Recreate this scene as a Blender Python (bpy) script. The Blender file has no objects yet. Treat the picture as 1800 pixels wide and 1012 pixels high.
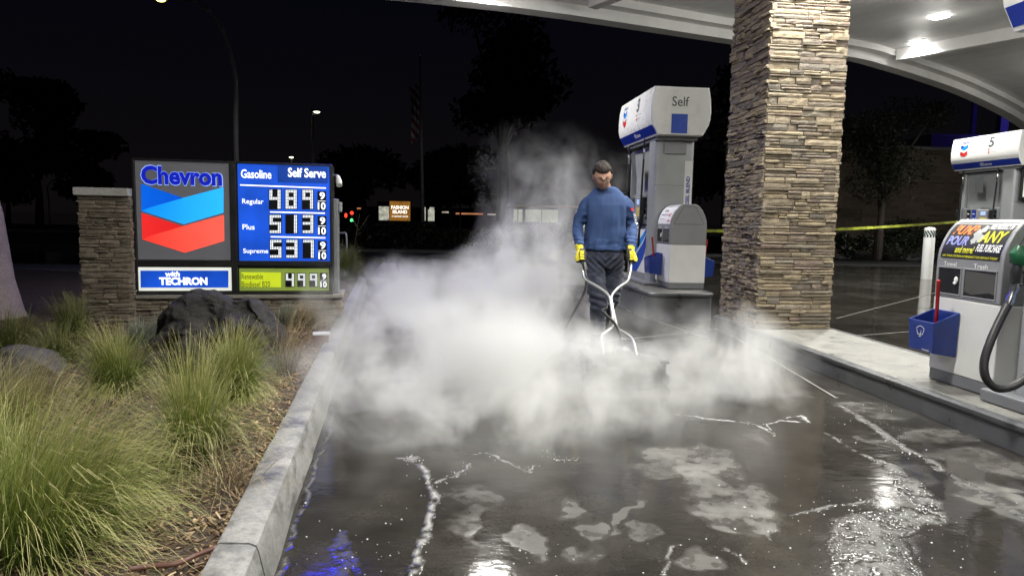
import bpy, bmesh, math, random
import numpy as np
from mathutils import Vector, Matrix, noise
R = math.radians
sc = bpy.context.scene
# ------------------------------------------------------------------ camera
CAMH = 1.15
F = 1200.0
PITCH, ROLL = R(5.7), R(1.05)
cam_data = bpy.data.cameras.new("camera"); cam = bpy.data.objects.new("camera", cam_data)
sc.collection.objects.link(cam); sc.camera = cam
cam_data.sensor_width = 36; cam_data.lens = 24.0; cam_data.clip_end = 2000; cam_data.clip_start = 0.05
CM = Matrix.Translation((0, 0, CAMH)) @ Matrix.Rotation(math.pi/2 - PITCH, 4, 'X') @ Matrix.Rotation(ROLL, 4, 'Z')
cam.matrix_world = CM
CR = CM.to_3x3()
# ------------------------------------------------------------------ world (night sky)
world = bpy.data.worlds.new("World"); sc.world = world; world.use_nodes = True
wn = world.node_tree; wn.nodes.clear()
wo = wn.nodes.new('ShaderNodeOutputWorld'); wb = wn.nodes.new('ShaderNodeBackground')
wt = wn.nodes.new('ShaderNodeTexCoord'); ws = wn.nodes.new('ShaderNodeSeparateXYZ'); wr = wn.nodes.new('ShaderNodeValToRGB')
wn.links.new(wt.outputs['Generated'], ws.inputs[0]); wn.links.new(ws.outputs['Z'], wr.inputs[0])
wr.color_ramp.elements[0].position = 0.0; wr.color_ramp.elements[0].color = (0.0040, 0.0033, 0.0035, 1)
wr.color_ramp.elements[1].position = 0.30; wr.color_ramp.elements[1].color = (0.0014, 0.0015, 0.0036, 1)
wn.links.new(wr.outputs[0], wb.inputs[0]); wb.inputs[1].default_value = 1.0
wn.links.new(wb.outputs[0], wo.inputs[0])
sc.view_settings.view_transform = 'Standard'; sc.view_settings.look = 'None'
sc.view_settings.exposure = 0.0; sc.view_settings.gamma = 1.0
cy = sc.cycles
cy.use_denoising = True
try: cy.denoiser = 'OPENIMAGEDENOISE'
except Exception: pass
cy.max_bounces = 6; cy.volume_bounces = 2; cy.diffuse_bounces = 3; cy.glossy_bounces = 3; cy.transmission_bounces = 3
cy.volume_step_rate = 1.0; cy.volume_max_steps = 128; cy.sample_clamp_indirect = 3.0; cy.caustics_reflective = False
cy.use_adaptive_sampling = True; cy.adaptive_threshold = .03

# ------------------------------------------------------------------ helpers
def ray(px, py):
    d = Vector(((px-900)/F, (506-py)/F, -1.0)); return CR @ d
def gp(px, py, z=0.0):                       # the point at height z seen at a photo pixel
    d = ray(px, py); t = (z-CAMH)/d.z; return Vector((0, 0, CAMH)) + d*t
def at(px, py, Y):                           # the point at forward distance Y seen at a photo pixel
    d = ray(px, py); return Vector((0, 0, CAMH)) + d*(Y/d.y)

def link(o, parent=None):
    sc.collection.objects.link(o)
    if parent is not None: o.parent = parent
    return o
def tag(o, label=None, cat=None, group=None, kind=None):
    if label: o['label'] = label
    if cat: o['category'] = cat
    if group: o['group'] = group
    if kind: o['kind'] = kind
    return o
def empty(name, loc, rz=0.0, label=None, cat=None, group=None):
    o = bpy.data.objects.new(name, None); o.empty_display_size = 0.1
    link(o); o.location = loc; o.rotation_euler = (0, 0, rz)
    return tag(o, label, cat, group)

class MB:
    def __init__(s): s.v = []; s.f = []; s.a = []; s.cur = 0.0
    def add(s, vs, fs):
        n = len(s.v); s.v += [tuple(v) for v in vs]
        for f in fs: s.f.append(tuple(i+n for i in f)); s.a.append(s.cur)
    def box(s, c, d, rot=None):
        x, y, z = d[0]/2, d[1]/2, d[2]/2
        vs = [Vector((sx*x, sy*y, sz*z)) for sz in (-1, 1) for sy in (-1, 1) for sx in (-1, 1)]
        if rot is not None: vs = [rot @ v for v in vs]
        vs = [v+Vector(c) for v in vs]
        s.add(vs, [(0,2,3,1),(4,5,7,6),(0,1,5,4),(2,6,7,3),(0,4,6,2),(1,3,7,5)]); return s
    def bb(s, x0, x1, y0, y1, z0, z1): return s.box(((x0+x1)/2,(y0+y1)/2,(z0+z1)/2), (abs(x1-x0),abs(y1-y0),abs(z1-z0)))
    def rings(s, rings, cap=True, close=True):
        n = len(rings[0]); b = len(s.v)
        for r in rings: s.v += [tuple(p) for p in r]
        for k in range(len(rings)-1):
            for i in range(n if close else n-1):
                j = (i+1) % n
                s.f.append((b+k*n+i, b+k*n+j, b+(k+1)*n+j, b+(k+1)*n+i)); s.a.append(s.cur)
        if cap:
            s.f.append(tuple(b+i for i in reversed(range(n)))); s.a.append(s.cur)
            s.f.append(tuple(b+(len(rings)-1)*n+i for i in range(n))); s.a.append(s.cur)
        return s
    def tube(s, pts, rad, n=10, cap=True, flat=1.0):
        pts = [Vector(p) for p in pts]
        if not isinstance(rad, (list, tuple)): rad = [rad]*len(pts)
        rs = []; up = None
        for i, p in enumerate(pts):
            t = (pts[min(i+1, len(pts)-1)] - pts[max(i-1, 0)]).normalized()
            if up is None: up = Vector((0, 0, 1)) if abs(t.z) < .9 else Vector((1, 0, 0))
            a = t.cross(up).normalized(); b2 = a.cross(t).normalized(); up = b2
            r = rad[i]; r = r if isinstance(r, (list, tuple)) else (r, r*flat)
            rs.append([p + a*math.cos(q)*r[0] + b2*math.sin(q)*r[1] for q in [2*math.pi*k/n for k in range(n)]])
        return s.rings(rs, cap)
    def cyl(s, c, r, z0, z1, n=24, r2=None):
        r2 = r if r2 is None else r2
        return s.rings([[Vector((c[0]+rr*math.cos(2*math.pi*k/n), c[1]+rr*math.sin(2*math.pi*k/n), z)) for k in range(n)] for rr, z in ((r, z0), (r2, z1))])
    def lathe(s, c, prof, n=28):
        return s.rings([[Vector((c[0]+r*math.cos(2*math.pi*k/n), c[1]+r*math.sin(2*math.pi*k/n), c[2]+z)) for k in range(n)] for r, z in prof])
    def ell(s, c, r, n=16, m=10, rot=None):
        c = Vector(c); rs = []
        for j in range(m+1):
            ph = math.pi*(j/m); ph = min(max(ph, .05), math.pi-.05)
            rg = []
            for k in range(n):
                th = 2*math.pi*k/n
                v = Vector((r[0]*math.sin(ph)*math.cos(th), r[1]*math.sin(ph)*math.sin(th), -r[2]*math.cos(ph)))
                if rot is not None: v = rot @ v
                rg.append(c+v)
            rs.append(rg)
        return s.rings(rs)
    def prism(s, prof, fn, a, b):
        """closed 2D profile extruded: fn(u, v, t) -> point for t=a,b"""
        return s.rings([[fn(u, v, a) for u, v in prof], [fn(u, v, b) for u, v in prof]])
    def merge(s, o):
        n = len(s.v); s.v += o.v; s.f += [tuple(i+n for i in f) for f in o.f]; s.a += o.a; return s
    def xf(s, M): s.v = [tuple(M @ Vector(v)) for v in s.v]; return s
    def mesh(s, name):
        me = bpy.data.meshes.new(name); me.from_pydata(s.v, [], s.f); me.update(); return me
    def build(s, name, mat, parent=None, smooth=False, bevel=0.0, attr=None, label=None):
        me = s.mesh(name)
        if attr:
            at_ = me.attributes.new(attr, 'FLOAT', 'FACE'); at_.data.foreach_set('value', np.array(s.a, dtype=np.float32))
        bm = bmesh.new(); bm.from_mesh(me); bmesh.ops.recalc_face_normals(bm, faces=bm.faces); bm.to_mesh(me); bm.free()
        me.materials.append(mat)
        if smooth:
            me.polygons.foreach_set('use_smooth', [True]*len(me.polygons))
            if smooth != 'all':
                try: me.set_sharp_from_angle(angle=R(40))
                except Exception: pass
        o = link(bpy.data.objects.new(name, me), parent)
        if bevel:
            m = o.modifiers.new('bevel', 'BEVEL'); m.width = bevel; m.segments = 2; m.limit_method = 'ANGLE'; m.angle_limit = R(35)
            m.harden_normals = False
        if label: o['label'] = label
        return o
def catmull(pts, k=6):
    pts = [Vector(p) for p in pts]; out = []
    for i in range(len(pts)-1):
        p0 = pts[max(i-1,0)]; p1 = pts[i]; p2 = pts[i+1]; p3 = pts[min(i+2,len(pts)-1)]
        for j in range(k):
            t = j/k
            out.append(0.5*((2*p1)+(-p0+p2)*t+(2*p0-5*p1+4*p2-p3)*t*t+(-p0+3*p1-3*p2+p3)*t**3))
    out.append(pts[-1]); return out

# ---- materials
class NT:
    def __init__(s, name):
        s.m = bpy.data.materials.new(name); s.m.use_nodes = True; s.t = s.m.node_tree; s.t.nodes.clear()
        s.out = s.n('ShaderNodeOutputMaterial'); 
    def n(s, typ, **kw):
        nd = s.t.nodes.new(typ)
        for k, v in kw.items(): setattr(nd, k, v)
        return nd
    def l(s, a, b): s.t.links.new(a, b)
    def val(s, sock, v):
        if hasattr(v, 'is_linked') or isinstance(v, bpy.types.NodeSocket): s.l(v, sock)
        else: sock.default_value = v
    def math(s, op, a, b=None, c=None, clamp=False):
        nd = s.n('ShaderNodeMath', operation=op); nd.use_clamp = clamp
        s.val(nd.inputs[0], a)
        if b is not None: s.val(nd.inputs[1], b)
        if c is not None: s.val(nd.inputs[2], c)
        return nd.outputs[0]
    def coord(s, kind='Object'): return s.n('ShaderNodeTexCoord').outputs[kind]
    def mapping(s, co, scale=(1,1,1), loc=(0,0,0), rot=(0,0,0)):
        nd = s.n('ShaderNodeMapping'); s.l(co, nd.inputs[0]); nd.inputs[1].default_value = loc; nd.inputs[2].default_value = rot; nd.inputs[3].default_value = scale
        return nd.outputs[0]
    def noise(s, co, scale, detail=4, rough=.55, dist=0.0):
        nd = s.n('ShaderNodeTexNoise'); s.l(co, nd.inputs['Vector']); nd.inputs['Scale'].default_value = scale
        nd.inputs['Detail'].default_value = detail; nd.inputs['Roughness'].default_value = rough; nd.inputs['Distortion'].default_value = dist
        return nd.outputs['Fac']
    def ramp(s, fac, stops, interp='LINEAR'):
        nd = s.n('ShaderNodeValToRGB'); s.l(fac, nd.inputs[0]); cr = nd.color_ramp; cr.interpolation = interp
        while len(cr.elements) < len(stops): cr.elements.new(0.5)
        for e, (p, c) in zip(cr.elements, stops):
            e.position = p; e.color = (c if len(c) == 4 else (*c, 1)) if isinstance(c, (tuple, list)) else (c, c, c, 1)
        return nd.outputs[0]
    def mix(s, fac, a, b, typ='MIX'):
        nd = s.n('ShaderNodeMix', data_type='RGBA', blend_type=typ)
        s.val(nd.inputs[0], fac)
        for sock, v in ((nd.inputs[6], a), (nd.inputs[7], b)):
            if isinstance(v, bpy.types.NodeSocket): s.l(v, sock)
            else: sock.default_value = (*v, 1) if len(v) == 3 else v
        return nd.outputs[2]
    def bump(s, h, strength=.3, dist=.01, normal=None):
        nd = s.n('ShaderNodeBump'); s.l(h, nd.inputs['Height']); nd.inputs['Strength'].default_value = strength; nd.inputs['Distance'].default_value = dist
        if normal is not None: s.l(normal, nd.inputs['Normal'])
        return nd.outputs[0]
    def bsdf(s, **kw):
        b = s.n('ShaderNodeBsdfPrincipled'); s.l(b.outputs[0], s.out.inputs[0])
        for k, v in kw.items():
            k = k.replace('_', ' ')
            if isinstance(v, (tuple, list)) and len(v) == 3: v = (*v, 1)
            s.val(b.inputs[k], v)
        return b
MATS = {}
def mat(name, col, rough=.5, metal=0.0, var=.08, vs=6.0, bump=0.0, bs=60.0, spec=.5, emit=None, es=0.0, coat=0.0, dirt=0.0):
    """painted / plastic / metal surface with mottled colour, uneven gloss and fine bump"""
    if name in MATS: return MATS[name]
    t = NT(name); co = t.coord()
    nz = t.noise(co, vs, 5, .6)
    dark = tuple(c*(1-var*2.2) for c in col); lite = tuple(min(1, c*(1+var)) for c in col)
    c = t.ramp(nz, [(.3, dark), (.7, lite)])
    if dirt:
        nz2 = t.noise(t.mapping(co, (1, 1, .35)), 3.1, 8, .7)
        c = t.mix(t.ramp(nz2, [(.48, 0.0), (.75, dirt)]), c, tuple(x*.35 for x in col))
    kw = dict(Base_Color=c, Roughness=t.math('MULTIPLY_ADD', nz, .2, rough-.1, clamp=True), Metallic=metal)
    if coat: kw['Coat_Weight'] = coat
    if bump: kw['Normal'] = t.bump(t.noise(co, bs, 4), bump, .004)
    b = t.bsdf(**kw)
    b.inputs['Specular IOR Level'].default_value = spec
    if emit: b.inputs['Emission Color'].default_value = (*emit, 1); b.inputs['Emission Strength'].default_value = es
    MATS[name] = t.m; return t.m
def emis(name, col, strength=1.0, var=0.0, vs=3.0):
    if name in MATS: return MATS[name]
    t = NT(name); co = t.coord()
    b = t.bsdf(Base_Color=tuple(min(1, c*.5) for c in col), Roughness=.35)
    if var:
        c = t.ramp(t.noise(co, vs, 2), [(.3, tuple(x*(1-var) for x in col)), (.7, tuple(x*(1+var) for x in col))])
        t.l(c, b.inputs['Emission Color'])
    else: b.inputs['Emission Color'].default_value = (*col, 1)
    b.inputs['Emission Strength'].default_value = strength
    MATS[name] = t.m; return t.m

# ---- lettering
_fontcache = {}
def text_verts(s, offset=0.0, shear=0.0, spacing=1.0):
    key = (s, offset, shear, spacing)
    if key in _fontcache: return _fontcache[key]
    cu = bpy.data.curves.new('lettering', 'FONT'); cu.body = s; cu.size = 1.0; cu.offset = offset; cu.shear = shear
    cu.space_character = spacing; cu.resolution_u = 3; cu.extrude = 0.0
    ob = bpy.data.objects.new('lettering', cu); sc.collection.objects.link(ob)
    bpy.context.view_layer.update()
    me = bpy.data.meshes.new_from_object(ob.evaluated_get(bpy.context.evaluated_depsgraph_get()))
    vs = [tuple(v.co) for v in me.vertices]; fs = [tuple(p.vertices) for p in me.polygons]
    bpy.data.objects.remove(ob); bpy.data.curves.remove(cu); bpy.data.meshes.remove(me)
    xs = [v[0] for v in vs]; ys = [v[1] for v in vs]
    r = (vs, fs, min(xs), max(xs), min(ys), max(ys)); _fontcache[key] = r; return r
def put_text(mb, s, o, r, u, x0, x1, y0, y1, offset=.012, shear=0.0, lift=.003, spacing=1.0):
    """text fitted to the box x0..x1, y0..y1 of the plane at o with right r and up u"""
    vs, fs, a0, a1, b0, b1 = text_verts(s, offset, shear, spacing)
    r = Vector(r).normalized(); u = Vector(u).normalized(); n = r.cross(u); o = Vector(o)
    out = [o + r*(x0+(v[0]-a0)/(a1-a0)*(x1-x0)) + u*(y0+(v[1]-b0)/(b1-b0)*(y1-y0)) + n*lift for v in vs]
    mb.add(out, fs); return mb
def put_poly(mb, pts, o, r, u, lift=.002):
    r = Vector(r).normalized(); u = Vector(u).normalized(); n = r.cross(u); o = Vector(o)
    mb.add([o+r*p[0]+u*p[1]+n*lift for p in pts], [tuple(range(len(pts)))]); return mb
def rect(x0, x1, y0, y1): return [(x0,y0),(x1,y0),(x1,y1),(x0,y1)]

# ---- stacked ledge stone
def ledge(mb, o, r, w, h, rng, depth=.035, hmin=.03, hmax=.075, wmin=.09, wmax=.34, uneven=1.0, seg=3):
    r = Vector(r).normalized(); u = Vector((0,0,1)); n = r.cross(u).normalized(); o = Vector(o)
    z = 0.0
    while z < h-.001:
        hh = min(rng.uniform(hmin, hmax), h-z)
        if h-z-hh < hmin*.6: hh = h-z
        x = -rng.uniform(0, .02)
        while x < w:
            ww = rng.uniform(wmin, wmax)
            if w-(x+ww) < wmin: ww = w-x+rng.uniform(0, .018)
            sub = [(0, hh)]
            if hh > hmin*1.6 and rng.random() < .4:
                c = hh*rng.uniform(.4, .6); sub = [(0, c), (c, hh)]
            for z0, z1 in sub:
                d = rng.uniform(.3, 1)*depth if rng.random() < .85 else depth*rng.uniform(1.0, 1.35)
                mb.cur = rng.random()
                g = .0032; rows = []
                a, b = x+g, x+ww-g
                tl = rng.uniform(-1,1)*.005*uneven; ins = rng.uniform(.002, .004)
                K = max(seg, int(ww/.05))
                top_off = [rng.uniform(-.0035, .0035)*uneven for _ in range(K+1)]
                for zz, dd, jit in ((z0+g, -.03, 0), (z0+g, d-ins, 1), (z0+(z1-z0)*.5, d, 1), (z1-g, d-ins*.6, 1), (z1-g, -.03, 0)):
                    row = []
                    for k in range(K+1):
                        xx = a+(b-a)*k/K
                        e = (rng.uniform(-1, 1)*.0045*uneven if jit else 0) - (.004 if jit and k in (0, K) else 0)
                        row.append(o + r*xx + u*(z+zz+(top_off[k] if zz > z0+g else 0)) + n*(dd+e+(tl*(k/K-.5) if jit else 0)))
                    rows.append(row)
                b0 = len(mb.v); C = K+1
                for row in rows: mb.v += [tuple(p) for p in row]
                for j in range(4):
                    for k in range(K):
                        mb.f.append((b0+j*C+k, b0+j*C+k+1, b0+(j+1)*C+k+1, b0+(j+1)*C+k)); mb.a.append(mb.cur)
                mb.f.append(tuple(b0+j*C for j in range(5))); mb.a.append(mb.cur)
                mb.f.append(tuple(b0+j*C+K for j in reversed(range(5)))); mb.a.append(mb.cur)
            x += ww
        z += hh
    mb.cur = 0.0
def stone_mat(name, stops):
    t = NT(name); co = t.coord()
    at_ = t.n('ShaderNodeAttribute', attribute_name='stone').outputs['Fac']
    c = t.ramp(at_, stops)
    nz = t.noise(co, 14, 8, .65); n2 = t.noise(co, 90, 5, .6)
    c = t.mix(t.ramp(nz, [(.35, .55), (.6, 0.0)]), c, (.09, .075, .06), 'MIX')
    c = t.mix(t.ramp(n2, [(.35, .0), (.8, .35)]), c, (.60, .53, .40))
    bp = t.bump(t.math('ADD', nz, t.math('MULTIPLY', n2, .5)), .7, .012)
    t.bsdf(Base_Color=c, Roughness=.85, Normal=bp)
    return t.m

def evaluated(mb, voxel, smooth_it=4, name='form', disp=None):
    """voxel-fuse a set of closed lofts to one continuous surface; returns a mesh"""
    me = mb.mesh(name)
    bm = bmesh.new(); bm.from_mesh(me); bmesh.ops.recalc_face_normals(bm, faces=bm.faces); bm.to_mesh(me); bm.free()
    o = bpy.data.objects.new(name, me); sc.collection.objects.link(o)
    m = o.modifiers.new('r', 'REMESH'); m.mode = 'VOXEL'; m.voxel_size = voxel; m.use_smooth_shade = True
    s = o.modifiers.new('s', 'SMOOTH'); s.factor = .5; s.iterations = smooth_it
    bpy.context.view_layer.update()
    r = bpy.data.meshes.new_from_object(o.evaluated_get(bpy.context.evaluated_depsgraph_get()))
    bpy.data.objects.remove(o); bpy.data.meshes.remove(me)
    if disp:
        r.update(); nn_ = [v.normal.copy() for v in r.vertices]
        for v, n_ in zip(r.vertices, nn_):
            c_ = v.co.copy(); v.co = c_ + n_*disp(c_, n_)
        r.update()
    return r
def mesh_obj(name, me, m, parent=None, smooth=True, label=None):
    me.name = name; me.materials.clear(); me.materials.append(m)
    if smooth: me.polygons.foreach_set('use_smooth', [True]*len(me.polygons))
    o = link(bpy.data.objects.new(name, me), parent)
    if label: o['label'] = label
    return o
# ------------------------------------------------------------------ light and steam settings
CEIL_FILL = .28  # share of lamp power for the added ceiling fill light
LAMPS = [(5.6, 10.2, 180, .50, 'square ceiling lamp above the forecourt behind the stone column'), (-.25, 10.0, 150, .05, 'square ceiling lamp near the left edge of the canopy'),
         (2.6, 6.0, 165, .95, 'square ceiling lamp above the man and the island end'), (6.0, 5.0, 130, 1.3, 'square ceiling lamp over the lane right of the near island'),
         (.4, 3.4, 130, .9, 'square ceiling lamp over the lane before the man'), (3.4, 1.2, 100, 1.0, 'square ceiling lamp above the near pump'),
         (-.6, -1.5, 190, .3, 'square ceiling lamp over the lane behind the camera'), (8.6, 7.6, 150, 1.1, 'square ceiling lamp farther right between the islands'),
         (4.5, -2.5, 190, .3, 'square ceiling lamp farthest back on the right'), (13.6, 15.4, 650, .15, 'added unseen ceiling lamp brightening the far stone wall')]  # last lamp is added out of view to brighten the far wall
STEAM = dict(s1=2.4, thr=.455, gain=8.5, cap=1.5, core=.18, d=2.3, blobs=[
    ((-.30,4.9,.10), (1.50,1.75,.54), 1.2),
    ((.05,4.2,.08), (1.40,1.05,.38), 1.35),
    ((1.55,4.8,.15), (.62,.85,.44), 1.3),
    ((-1.0,6.8,.2), (1.1,1.8,.62), 1.0),
    ((.1,7.4,.35), (1.1,1.6,.75), .8),
    ((-.20,8.0,.85), (.38,.6,.72), .65),
    ((.45,8.2,1.0), (.65,.9,.85), .40),
    ((.60,8.8,1.7), (1.2,1.0,.7), .10),
    ((1.4,7.0,.1), (1.0,1.0,.35), .3),
    ((-.2,10.3,.2), (1.8,1.8,.45), .5)])
# ------------------------------------------------------------------ shared materials
white_p = mat('white_paint', (.74,.74,.72), .38, var=.04, vs=2.5, spec=.5, dirt=.10)
white_shell = mat('white_plastic', (.80,.80,.78), .28, var=.03, vs=2.0, coat=.2, dirt=.05)
ceil_m = mat('painted_soffit', (.74,.73,.70), .55, var=.06, vs=1.1, bump=.15, bs=14, dirt=.15)
fascia_m = mat('painted_fascia', (.72,.71,.69), .5, var=.05, vs=1.5, dirt=.12)
grey_m = mat('grey_enamel', (.40,.415,.42), .40, metal=.35, var=.05, vs=3, dirt=.12)
grey_d = mat('dark_grey_enamel', (.17,.175,.185), .42, var=.06, vs=3, dirt=.1)
grey_l = mat('light_grey_enamel', (.27,.275,.288), .40, metal=.15, var=.05, vs=3, dirt=.12)
black_m = mat('black_plastic', (.018,.018,.02), .38, var=.1)
rubber_m = mat('black_rubber', (.014,.014,.015), .45, var=.15, spec=.4)
chrome_m = mat('brushed_steel', (.62,.62,.62), .25, metal=1.0, var=.06, vs=20)
alu_m = mat('painted_tube', (.36,.37,.365), .30, metal=.4, var=.06, vs=12, dirt=.15)
blue_m = mat('blue_vinyl', (.012,.035,.32), .33, var=.05)
blue_l = mat('bright_blue_vinyl', (.025,.075,.42), .4, var=.06)
blue_b = mat('blue_bin_plastic', (.012,.035,.21), .36, var=.1, vs=9, bump=.1, bs=120, dirt=.12)
red_m = mat('red_plastic', (.36,.012,.014), .35, var=.1)
red_v = mat('red_vinyl', (.62,.03,.03), .35, var=.05)
dred_v = mat('dark_red_vinyl', (.36,.012,.02), .35, var=.05)
cyan_v = mat('light_blue_vinyl', (.01,.22,.72), .35, var=.05)
ink_m = mat('grey_ink', (.09,.095,.10), .45, var=.05)
inkb_m = mat('black_ink', (.012,.012,.012), .45)
white_ink = mat('white_ink', (.80,.80,.80), .5, var=.03)
green_m = mat('green_plastic', (.01,.11,.045), .38, var=.12)
yellow_m = mat('yellow_film', (.62,.60,.04), .35, var=.1, vs=10)
dark_metal = mat('dark_pole_metal', (.10,.10,.11), .5, metal=.3)

# ------------------------------------------------------------------ canopy (arched white roof on stone columns)
CA = Vector((-.545, .838, 0)); CP = Vector((.838, .545, 0))           # canopy axis (away), across
CO = Vector((at(790, 0, 10.0).x, 10.0, 0))
edge_px = [(560,-22.6),(790,0),(1000,26),(1300,72),(1500,101),(1560,116),(1640,141),(1700,163),(1760,191),(1800,214),(1850,250),(1900,292),(1950,340)]
arch = []
for (px, py) in edge_px:
    d = ray(px, py); c0 = Vector((0,0,CAMH))
    # intersection with the vertical plane through CO spanned by CP and Z
    nrm = CA; t = (CO-c0).dot(nrm)/d.dot(nrm); p = c0+d*t
    arch.append(((p-CO).dot(CP), p.z))
s0, z0 = arch[0]
arch = [(s0-9, z0-1.35), (s0-5.5, z0-.65), (s0-2.5, z0-.2)] + arch
sm = catmull([(a, b, 0) for a, b in arch], 4)
prof = [(p.x, p.y) for p in sm]
import bisect
def arch_z(s):
    for (a, b), (c, d) in zip(prof, prof[1:]):
        if a <= s <= c: return b+(d-b)*(s-a)/(c-a)
    return prof[-1][1] if s > prof[-1][0] else prof[0][1]
def cpt(s, a, z): return CO + CP*s + CA*a + Vector((0,0,z))
canopy = empty('canopy', CO, 0, 'wide white arched canopy roof with ribbed soffit and cross beams over the pumps', 'canopy')
def lbuild(mb, name, m, parent, **kw):
    mb.v = [tuple(Vector(v)-parent.location) for v in mb.v]; return mb.build(name, m, parent, **kw)
def strip(mb, a0, dz0, a1, dz1, thick=.0):
    b = len(mb.v)
    for s, z in prof:
        mb.v += [tuple(cpt(s, a0, z+dz0)), tuple(cpt(s, a1, z+dz1))]
    for i in range(len(prof)-1):
        mb.f.append((b+2*i, b+2*i+1, b+2*i+3, b+2*i+2)); mb.a.append(0)
m = MB()                                                              # fascia: outer face, underside, inner lip
strip(m, .30, .75, .30, 0); strip(m, .30, 0, 0, 0); strip(m, 0, 0, 0, .17); strip(m, 0, .17, -.22, .17); strip(m, -.22, .17, -.22, .30)
lbuild(m, 'fascia', fascia_m, canopy, smooth=True)
m = MB(); LEN = -17.0
strip(m, -.22, .30, LEN, .30)
# soffit with board grooves along the axis
t = NT('soffit_boards'); co = t.coord()
rotm = t.mapping(co, (1,1,1), rot=(0,0,math.atan2(.545,.838)))
mp = t.mapping(co, (1,1,1), rot=(0,0,-math.atan2(.545,.838)))
sp = t.n('ShaderNodeSeparateXYZ'); t.l(mp, sp.inputs[0])
saw = t.math('FRACT', t.math('MULTIPLY', sp.outputs['X'], 1/.20))
groove = t.math('LESS_THAN', saw, .06)
sawb = t.math('ABSOLUTE', t.math('SUBTRACT', saw, .5))
nz = t.noise(co, .9, 5, .6)
n3 = t.noise(t.mapping(mp, (5, .3, 1)), 1.0, 4)
c = t.ramp(nz, [(.3, (.66,.655,.64)), (.7, (.78,.775,.76))])
c = t.mix(t.ramp(n3, [(.45,0.0),(.8,.25)]), c, (.40,.39,.36))
bp = t.bump(t.math('ADD', t.math('MULTIPLY', t.math('POWER', sawb, 2.0), -1.0), t.math('MULTIPLY', nz, .3)), .35, .03)
t.bsdf(Base_Color=c, Roughness=.45, Normal=bp)
soffit_m = t.m
lbuild(m, 'soffit', soffit_m, canopy, smooth=True)
m = MB(); strip(m, .30, .75, LEN, .75); lbuild(m, 'roof_deck', fascia_m, canopy, smooth=True)
def s_at(px, py):
    d = ray(px, py); c0 = Vector((0,0,CAMH)); tt = (CO-c0).dot(CA)/d.dot(CA); return ((c0+d*tt)-CO).dot(CP)
for sx in (s_at(1560,105), s_at(1025,10), s_at(560,-30)):
    m = MB()
    zz = arch_z(sx)
    w = .09
    vs = [cpt(sx+q, a, zz+dz) for a in (-.24, LEN+.1) for q, dz in ((-w, .06), (w, .06), (w, .36), (-w, .36))]
    m.add(vs, [(0,1,2,3),(4,5,6,7),(0,1,5,4),(1,2,6,5),(3,0,4,7)])
    lbuild(m, 'beam', fascia_m, canopy, bevel=.01)

# ------------------------------------------------------------------ canopy lights
lamp_lens = emis('led_lens', (1.0,.985,.94), 30.0)
LC = (1.0, .985, .925)
def canopy_light(p, power=170, label=None, glow=None):
    x, y, z = p
    e = empty('canopy_light', (x, y, z), math.atan2(.545,.838), label, 'light', 'recessed square lamps in the canopy ceiling')
    MB().bb(-.23,.23,-.23,.23,.0,.05).build('lamp_frame', white_p, e, bevel=.006)
    MB().bb(-.14,.14,-.14,.14,-.035,.001).build('lens', lamp_lens, e, bevel=.012)
    a = bpy.data.lights.new('lamp_beam', 'AREA'); a.shape = 'SQUARE'; a.size = .34; a.energy = power; a.color = LC; a.spread = R(135)
    ao = bpy.data.objects.new('lamp_beam', a); link(ao, e); ao.location = (0,0,-.045)
    q = bpy.data.lights.new('ceiling_fill', 'POINT'); q.shadow_soft_size = .30; q.energy = power*(CEIL_FILL if glow is None else glow); q.color = LC
    qo = bpy.data.objects.new('ceiling_fill', q); link(qo, e); qo.location = (0,0,-.50)  # bodiless point light added below the lamp to brighten the ceiling
    return e
def ceil_hit(px, py):
    c0 = Vector((0,0,CAMH)); d = ray(px, py)
    for k in range(400):
        p = c0+d*(4+k*.05)
        rel = p-CO
        if p.z >= arch_z(rel.dot(CP))+.295: return p
    return p
vis = [ceil_hit(1650, 28), ceil_hit(1614, 76)]
print('VIS LIGHTS', vis)
canopy_light(vis[0], 230, 'larger square ceiling lamp nearer the camera in the white canopy', CEIL_FILL*.12)
canopy_light(vis[1], 110, 'smaller farther square ceiling lamp beside the canopy cross beam', CEIL_FILL*.12)
for (x, y, pw, gw, lab) in LAMPS:
    rel = Vector((x, y, 0))-CO
    canopy_light((x, y, arch_z(rel.dot(CP))+.29), pw, lab, gw)

bd = CP*(-1.9)+CA*(-.36)+Vector((0,0,arch_z(-1.9)+.10))
MB().box(bd, (.50,.06,.14), Matrix.Rotation(math.atan2(.545,.838), 3, 'Z')).build('blue_light_bar', emis('blue_led', (.005,.02,1.0), 60.0), canopy, bevel=.01)
ba = bpy.data.lights.new('blue_bar_light', 'AREA'); ba.size = .5; ba.energy = 60; ba.color = (.012,.02,1.0); bao = bpy.data.objects.new('blue_bar_light', ba); link(bao, canopy); bao.location = bd+Vector((0,-.05,-.12))
# ------------------------------------------------------------------ ground
rng = np.random.default_rng(4)
def vnoise(X, Y, s, seed=0, octs=4):
    """value noise on arrays"""
    tot = np.zeros_like(X); amp = 1.0; norm = 0
    for o in range(octs):
        r = np.random.default_rng(seed*17+o); T = r.random((256, 256))
        x = X*s*(2**o)+37.1*o; y = Y*s*(2**o)+11.7*o
        xi = np.floor(x).astype(int); yi = np.floor(y).astype(int); fx = x-xi; fy = y-yi
        fx = fx*fx*(3-2*fx); fy = fy*fy*(3-2*fy)
        a = T[xi%256, yi%256]; b = T[(xi+1)%256, yi%256]; c = T[xi%256, (yi+1)%256]; d = T[(xi+1)%256, (yi+1)%256]
        tot += amp*((a*(1-fx)+b*fx)*(1-fy)+(c*(1-fx)+d*fx)*fy); norm += amp; amp *= .5
    return tot/norm
GX0, GX1, GY0, GY1, GS = -1.7, 4.0, 1.6, 6.9, .0085
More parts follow.
